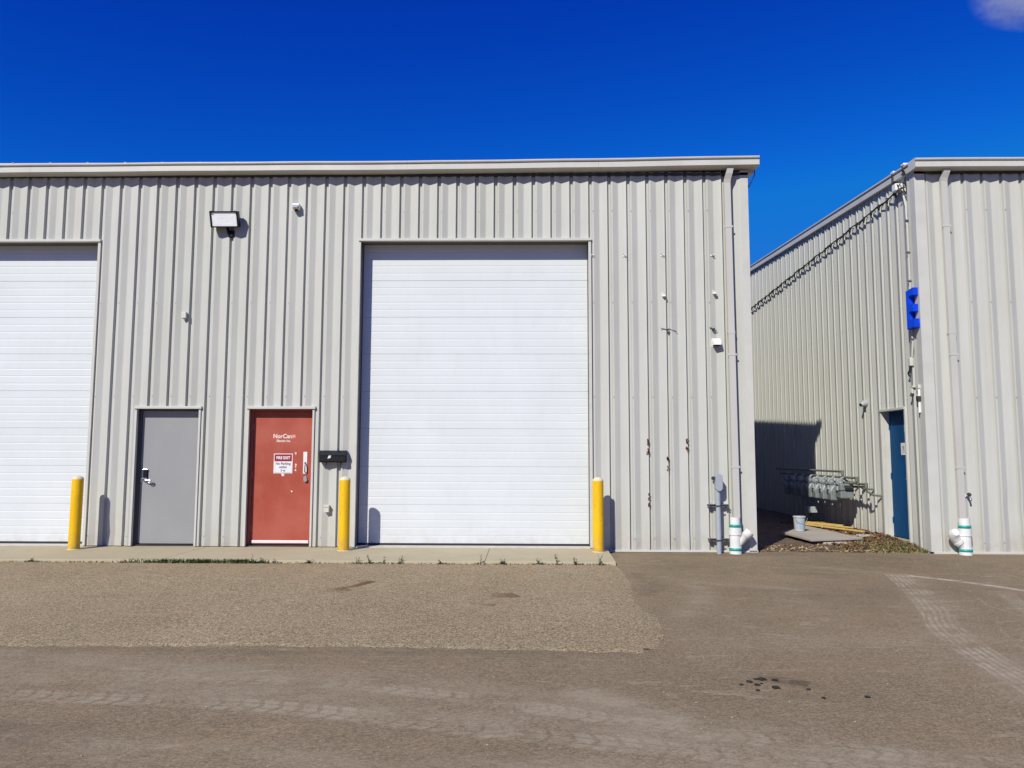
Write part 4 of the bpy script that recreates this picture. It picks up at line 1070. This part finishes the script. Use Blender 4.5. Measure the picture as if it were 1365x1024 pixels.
# --- weeds along the apron joint
random.seed(77)
zap = lambda x, y: -.036
def band():
    x = random.choice((random.gauss(-4.85,.20), random.gauss(-4.45,.13), random.gauss(-4.2,.25), random.gauss(-3.9,.10), random.uniform(-5.6,-3.5))); return x, -1.515+random.gauss(0,.022)
blades('low_weeds', M['grass'], 1300, band, (.010,.065), 'low green weeds in the joint below the grey and red doors', zap, .009)
def band2(): return random.uniform(-7.4,1.15), -1.515+random.gauss(0,.010)
blades('joint_weeds', M['weed'], 550, band2, (.006,.026), 'sparse green growth along the joint between apron and asphalt', zap, .007)
def weed(x, h, label, dens=16, spread=.07):
    mb = MB(); y = -1.51
    for s_ in range(random.randint(2,4)):
        a = random.uniform(0,2*PI); tip = Vector((x+math.cos(a)*spread*.5, y+math.sin(a)*.04, -.036+h*random.uniform(.6,1)))
        base = Vector((x+random.uniform(-.01,.01), y, -.04)); mb.tube([base, (base+tip)/2+Vector((0,0,.01)), tip], [.0025,.002,.001], 5)
        for j in range(dens//3):
            t_ = random.uniform(.2,1); c_ = base+(tip-base)*t_; b_ = random.uniform(0,2*PI); l_ = random.uniform(.018,.04)*(1.2-t_*.5)
            d_ = Vector((math.cos(b_), math.sin(b_), random.uniform(.1,.9))).normalized(); sd_ = d_.cross(Vector((0,0,1))).normalized()*l_*.28
            mb.add([c_, c_+d_*l_*.5+sd_, c_+d_*l_, c_+d_*l_*.5-sd_], [(0,1,2,3)])
    for j in range(dens):
        b_ = random.uniform(0,2*PI); l_ = random.uniform(.02,.05); d_ = Vector((math.cos(b_), math.sin(b_)*.8, random.uniform(.15,.8))).normalized(); sd_ = d_.cross(Vector((0,0,1))).normalized()*l_*.25
        c_ = Vector((x+random.gauss(0,spread*.5), y+random.gauss(0,.012), -.036)); mb.add([c_, c_+d_*l_*.5+sd_, c_+d_*l_, c_+d_*l_*.5-sd_], [(0,1,2,3)])
    o = mb.build('weed', M['weed'] if random.random() < .6 else M['grass'], org=(x,y,-.04), fixn=False)
    tag(o, label, 'weed', 'weeds growing in the apron joint')
for x, h, lb in ((-6.75,.05,'tiny weed in the joint below the left bollard'),(-3.75,.11,'bushy weed at the right end of the weed patch, below the red door'),(-3.62,.09,'small leafy weed just right of the bushy one below the red door'),
    (-3.42,.06,'small weed under the right edge of the red door'),(-2.95,.05,'small weed in the joint below the mailbox'),(-2.30,.10,'upright weed in the joint below the left jamb of the middle overhead door'),
    (-2.12,.13,'tallest weed left of centre, below the bollard shadow on the white door'),(-1.95,.09,'second weed right of the bollard shadow'),(-1.70,.10,'leafy weed below the left third of the middle overhead door'),
    (-1.15,.06,'thin weed left of the middle of the white door'),(-.62,.12,'leafy weed at the apron crack under the middle of the white door'),(-.32,.08,'small weed right of the apron crack'),
    (.18,.09,'weed at the left end of the group before the right bollard'),(.42,.15,'tall weed in the group left of the right bollard'),(.68,.10,'low leafy weed nearest left of the right bollard'),(1.0,.17,'tall spiky weed in front of the right bollard')):
    weed(x, h, lb, 22, .09)

# --- marks on the ground: dust, tread prints and stains stored on the ground mesh
import numpy as np
def spline(pts):
    P_ = [np.array(p, float) for p in pts]; sm = []
    for i in range(len(P_)-1):
        p0 = P_[max(i-1,0)]; p1 = P_[i]; p2 = P_[i+1]; p3 = P_[min(i+2,len(P_)-1)]
        for j in range(16):
            t_ = j/16; sm.append(.5*((2*p1)+(-p0+p2)*t_+(2*p0-5*p1+4*p2-p3)*t_*t_+(-p0+3*p1-3*p2+p3)*t_**3))
    sm.append(P_[-1]); return np.array(sm)
gme = ground.data; NV = len(gme.vertices); co = np.empty(NV*3); gme.vertices.foreach_get('co', co); co = co.reshape(-1,3)[:, :2]
def uvm(pts, width, fade=.6):
    S_ = spline(pts); seg = S_[1:]-S_[:-1]; ln = np.hypot(seg[:,0], seg[:,1]); cum = np.concatenate([[0], np.cumsum(ln)])
    lo_ = S_.min(0)-width; hi_ = S_.max(0)+width
    idx = np.where(((co >= lo_) & (co <= hi_)).all(1))[0]; q = co[idx]
    best = np.full(len(idx), 1e9); bu = np.zeros(len(idx)); bv_ = np.zeros(len(idx))
    for i in range(len(seg)):
        d = seg[i]/max(ln[i],1e-9); r_ = q-S_[i]; t_ = np.clip(r_@d, 0, ln[i]); off = r_-t_[:,None]*d; dist = np.hypot(off[:,0], off[:,1])
        sg = d[0]*r_[:,1]-d[1]*r_[:,0]; m_ = dist < best
        best[m_] = dist[m_]; bu[m_] = (cum[i]+t_)[m_]; bv_[m_] = (np.sign(sg)*dist)[m_]
    tot = cum[-1]; v = bv_/width+.5; fd = np.clip(bu/fade, 0, 1)*np.clip((tot-bu)/fade+.25, 0, 1)
    return idx, bu, v, fd
def put(attr, ribs):
    A = np.zeros((NV,3)); A[:,1] = -1; bestd = np.full(NV, 1e9)
    for pts, width, fade in ribs:
        idx, u_, v_, f_ = uvm(pts, width, fade); d_ = np.abs(v_-.5); m_ = d_ < bestd[idx]
        ii = idx[m_]; bestd[ii] = d_[m_]; A[ii,0] = u_[m_]; A[ii,1] = np.clip(v_[m_], -.6, 1.6); A[ii,2] = f_[m_]
    a = gme.attributes.new(attr, 'FLOAT_VECTOR', 'POINT'); a.data.foreach_set('vector', A.ravel())
put('track_a', [([(-9.0,-6.55),(-6.0,-6.90),(-4.4,-7.08),(-3.22,-7.26),(-1.54,-7.46),(0,-7.88),(1.1,-8.16),(3,-8.7)], .24, .3)])
put('track_b', [([(-3.4,-6.80),(-2.4,-6.88),(-1.3,-7.00),(-.55,-7.2),(.25,-7.52),(1.3,-7.95),(3,-8.4)], .22, .8)])
put('track_c', [([(4.72,-2.0),(4.50,-2.75),(4.26,-3.55),(3.92,-4.5),(3.62,-5.25),(3.40,-6.20),(3.28,-6.95),(3.2,-7.8),(3.1,-9)], .33, .15),
                ([(4.55,-5.0),(4.25,-5.6),(4.0,-6.3),(3.85,-7.0)], .22, .4), ([(5.3,-3.3),(5.05,-3.9),(4.80,-4.6)], .20, .4)])
put('track_d', [([(4.78,-2.20),(5.15,-2.62),(5.55,-3.28),(5.95,-3.95)], .13, .05), ([(4.3,-5.3),(3.95,-5.9),(3.75,-6.4)], .05, .3)])
ST = np.zeros((NV,3))
def soft(ch, pts, width, amt, fade=.8):
    idx, u_, v_, f_ = uvm(pts, width*1.6, fade); e_ = np.clip(1-np.abs(v_-.5)*2, 0, 1); e_ = e_*e_*(3-2*e_)
    ST[idx,ch] = np.maximum(ST[idx,ch], e_*f_*amt)
soft(0, [(-6,-6.15),(-4.2,-6.35),(-2.6,-6.72),(-1.2,-6.95),(.3,-7.5),(1.6,-8.1)], .60, .75)
soft(0, [(-5.2,-6.75),(-3.2,-6.95),(-1.9,-7.2),(-.4,-7.65),(1.5,-8.1),(4,-8.5)], .42, .8)
soft(0, [(-3,-8.0),(-1,-8.25),(1,-8.35),(3,-8.3),(5,-8.4)], .34, .8)
soft(0, [(.15,-7.05),(.50,-7.30),(.80,-7.62),(1.0,-8.06),(1.15,-8.7)], .36, 1.0, .2)
soft(0, [(4.72,-2.0),(4.26,-3.55),(3.62,-5.25),(3.28,-6.95),(3.1,-9)], .6, .6, .3)
soft(0, [(1.5,-2.2),(2.1,-2.9),(2.8,-3.2),(3.5,-3.7)], .25, .6)
soft(0, [(1.6,-2.6),(1.95,-3.3),(1.75,-4.1),(1.3,-5.2)], .30, .65)
soft(0, [(3.2,-1.0),(4.0,-1.6),(4.7,-2.1)], .25, .55)
soft(0, [(5.4,-2.6),(5.1,-3.9),(4.6,-5.3),(4.2,-7)], .7, .45)
soft(0, [(1.0,-5.9),(2.5,-5.7),(4.0,-5.9)], .5, .35)
soft(1, [(-3.3,-7.75),(-2.8,-7.9),(-2.45,-8.05)], .40, .8, .3)
soft(1, [(1.30,-2.0),(1.50,-2.7),(1.40,-3.4),(1.32,-3.9)], .34, .75, .3)
soft(1, [(1.35,-.35),(2.2,-.30),(3.4,-.30),(4.6,-.1)], .45, .55, .4)
soft(1, [(1.9,-2.2),(3.2,-2.0),(4.2,-2.6)], .5, .4)
soft(1, [(1.3,-1.2),(3.0,-1.4),(6.5,-1.0)], 1.6, .42, .3)
soft(1, [(2.4,-4.0),(3.3,-3.4),(5.5,-3.0)], 1.6, .32, .4)
soft(1, [(-4,-6.05),(-1.5,-6.22),(.9,-6.12)], .20, .45, .3)
soft(1, [(-.4,-6.3),(.0,-6.32),(.35,-6.3)], .12, .7, .2)
soft(1, [(1.45,-6.78),(1.66,-6.80),(1.86,-6.90)], .18, .9, .15)
a = gme.attributes.new('stain', 'FLOAT_VECTOR', 'POINT'); a.data.foreach_set('vector', ST.ravel())
def ribbon(name, pts, width, mat, parent, lift=.004, zf=None):
    zf = zf or gh
    P_ = [Vector((x,y,0)) for x,y in pts]; sm = []
    for i in range(len(P_)-1):
        p0 = P_[max(i-1,0)]; p1 = P_[i]; p2 = P_[i+1]; p3 = P_[min(i+2,len(P_)-1)]
        for j in range(10):
            t_ = j/10; sm.append(.5*((2*p1)+(-p0+p2)*t_+(2*p0-5*p1+4*p2-p3)*t_*t_+(-p0+3*p1-3*p2+p3)*t_**3))
    sm.append(P_[-1]); vs = []; uv = []; L_ = 0; K = 5
    for i, p_ in enumerate(sm):
        t_ = (sm[min(i+1,len(sm)-1)]-sm[max(i-1,0)]).normalized(); nn = Vector((-t_.y,t_.x,0))
        if i: L_ += (p_-sm[i-1]).length
        for q in range(K):
            f_ = q/(K-1); c_ = p_+nn*width*(f_-.5); vs.append((c_.x,c_.y,zf(c_.x,c_.y)+lift)); uv.append((L_, f_))
    fs = [(i*K+q, i*K+q+1, (i+1)*K+q+1, (i+1)*K+q) for i in range(len(sm)-1) for q in range(K-1)]
    me = bpy.data.meshes.new(name); me.from_pydata(vs, [], fs); ul = me.uv_layers.new(name='UVMap')
    for lp in me.loops: ul.data[lp.index].uv = uv[lp.vertex_index]
    me.materials.append(mat); o = bpy.data.objects.new(name, me); COL.objects.link(o); o.parent = parent; return o
DR = decal_mat('brown_clay_stain', (.19,.10,.045), .98, 'dust', 7, .12, .34)
DO_ = decal_mat('oil_smear', (.035,.028,.024), .60, 'dust', 8, .30, .6)
ribbon('oil_smear', [(1.50,-6.78),(1.66,-6.83),(1.84,-6.92)], .16, DO_, ground, .010)
ribbon('clay_stain', [(-2.12,-3.60),(-2.02,-3.46),(-1.92,-3.32),(-1.83,-3.06),(-1.80,-2.98)], .13, DR, patch, .005, pz)
ribbon('clay_stain', [(-2.22,-3.62),(-2.08,-3.60),(-1.96,-3.52)], .30, DR, patch, .009, pz)
ribbon('clay_stain', [(-.46,-3.78),(-.34,-3.80),(-.20,-3.84),(-.10,-3.80)], .30, DR, patch, .005, pz)
ribbon('clay_stain', [(-.50,-4.30),(-.42,-4.34),(-.30,-4.38)], .15, DR, patch, .005, pz)
# oil drops
random.seed(8)
M['oil'] = simple('wet_oil', (.012,.009,.007), .6, 0, .2, 20, 0)
for cx, cy, r in ((1.40,-6.93,.014),(1.47,-6.86,.022),(1.47,-7.05,.014),(1.50,-6.93,.020),(1.57,-6.80,.030),(1.60,-6.99,.026),(1.65,-6.82,.022),(1.54,-6.90,.010),(1.80,-7.02,.014),(1.83,-7.20,.014),(2.11,-7.17,.018),(1.53,-6.80,.012)):
    pts = []
    for j in range(10):
        a = j*PI/5; q = r*random.uniform(.7,1.2); pts.append((cx+q*1.15*math.cos(a), cy+q*1.3*math.sin(a)))
    mb = MB(); z = gh(cx,cy)+.005; mb.add([(a,b,z) for a,b in pts], [tuple(range(10))]); mb.build('oil_drop', M['oil'], ground)
# pebbles and grit lying about
mb = MB(); random.seed(15)
for i in range(500):
    x = random.uniform(-4.5, 6.5); y = -8.6+8.5*random.random()**1.1
    if x > 3.6 and y > 0: continue
    r = random.uniform(.003,.0075); z = (pz(x,y) if (x < 1.0 and -6 < y < -1.5) else gh(x,y) if y < -1.5 or x > 1.3 else 0)+r*.4
    a = random.uniform(0,PI); ca, sa = math.cos(a)*r, math.sin(a)*r
    mb.add([(x-ca,y-sa,z),(x+sa,y-ca,z),(x+ca,y+sa,z),(x-sa,y+ca,z),(x,y,z+r*.7),(x,y,z-r*.6)], [(0,1,4),(1,2,4),(2,3,4),(3,0,4),(1,0,5),(2,1,5),(3,2,5),(0,3,5)])
o = mb.build('grit', M['plank'], org=(0,0,0), fixn=False); tag(o, 'scattered light grit on the asphalt yard', 'gravel', None, 'stuff')

mb = MB(); random.seed(41)
for i in range(1500):
    if random.random() < .62: x = random.uniform(-4.6, 1.0); y = ybot(x)-abs(random.gauss(0, .055))+.02
    else: q0 = random.choice(right); x = q0[0]+abs(random.gauss(0, .05))-.01; y = q0[1]+random.uniform(-.06, .06)
    r = random.uniform(.003,.008); z = gh(x,y)+.002+r*.3; a = random.uniform(0,PI); ca, sa = math.cos(a)*r, math.sin(a)*r
    mb.add([(x-ca,y-sa,z),(x+sa,y-ca,z),(x+ca,y+sa,z),(x-sa,y+ca,z),(x,y,z+r*.7)], [(0,1,4),(1,2,4),(2,3,4),(3,0,4)])
o = mb.build('loose_stones', M['patch'], org=(0,0,0), fixn=False); tag(o, 'loose small stones crumbling from the edge of the old pavement', 'gravel', None, 'stuff')
# --- small cloud wisp, far away in the upper right: a real volume of thin vapour
mt = bpy.data.materials.new('cloud_vapour'); mt.use_nodes = True; n = mt.node_tree; n.nodes.clear(); k = NB(n)
o_ = n.nodes.new('ShaderNodeOutputMaterial'); pv_ = n.nodes.new('ShaderNodeVolumePrincipled'); n.links.new(pv_.outputs[0], o_.inputs['Volume'])
CR = 105.0
vl = n.nodes.new('ShaderNodeVectorMath'); vl.operation = 'LENGTH'; n.links.new(k.coord((1/(CR*1.0), 1/(CR*.6), 1/(CR*.62))), vl.inputs[0])
fall = k.ramp(vl.outputs['Value'], .25, .98, (1,1,1,1), (0,0,0,1))
dn = k.math('MULTIPLY', k.ramp(k.noise(.022, 8, .72, (1,1,1.4), dist=1.2), .44, .60), fall)
n.links.new(k.math('MULTIPLY', dn, .022), pv_.inputs['Density'])
pv_.inputs['Color'].default_value = (1,1,1,1); pv_.inputs['Anisotropy'].default_value = -.38; mt.cycles.volume_step_rate = .15
def raydir(px, py): return (F*1025+R1*(px-682.5)-U1*(py-512)).normalized()
c_ = Vector((0,-12.1,1.4))+raydir(1368,-6)*1800
bm = bmesh.new(); bmesh.ops.create_icosphere(bm, subdivisions=4, radius=1)
for v in bm.verts:
    d = v.co.normalized(); v.co = c_+Vector((d.x*CR, d.y*CR*.6, d.z*CR*.62))*(1+.12*noise.noise(d*2))
bm.verts.index_update(); mb = MB(); mb.add([v.co[:] for v in bm.verts], [[v.index for v in f.verts] for f in bm.faces], True); bm.free()
o = mb.build('cloud', mt, org=tuple(c_)); tag(o, 'small thin white cloud wisp in the deep blue sky', 'cloud', None, 'structure')
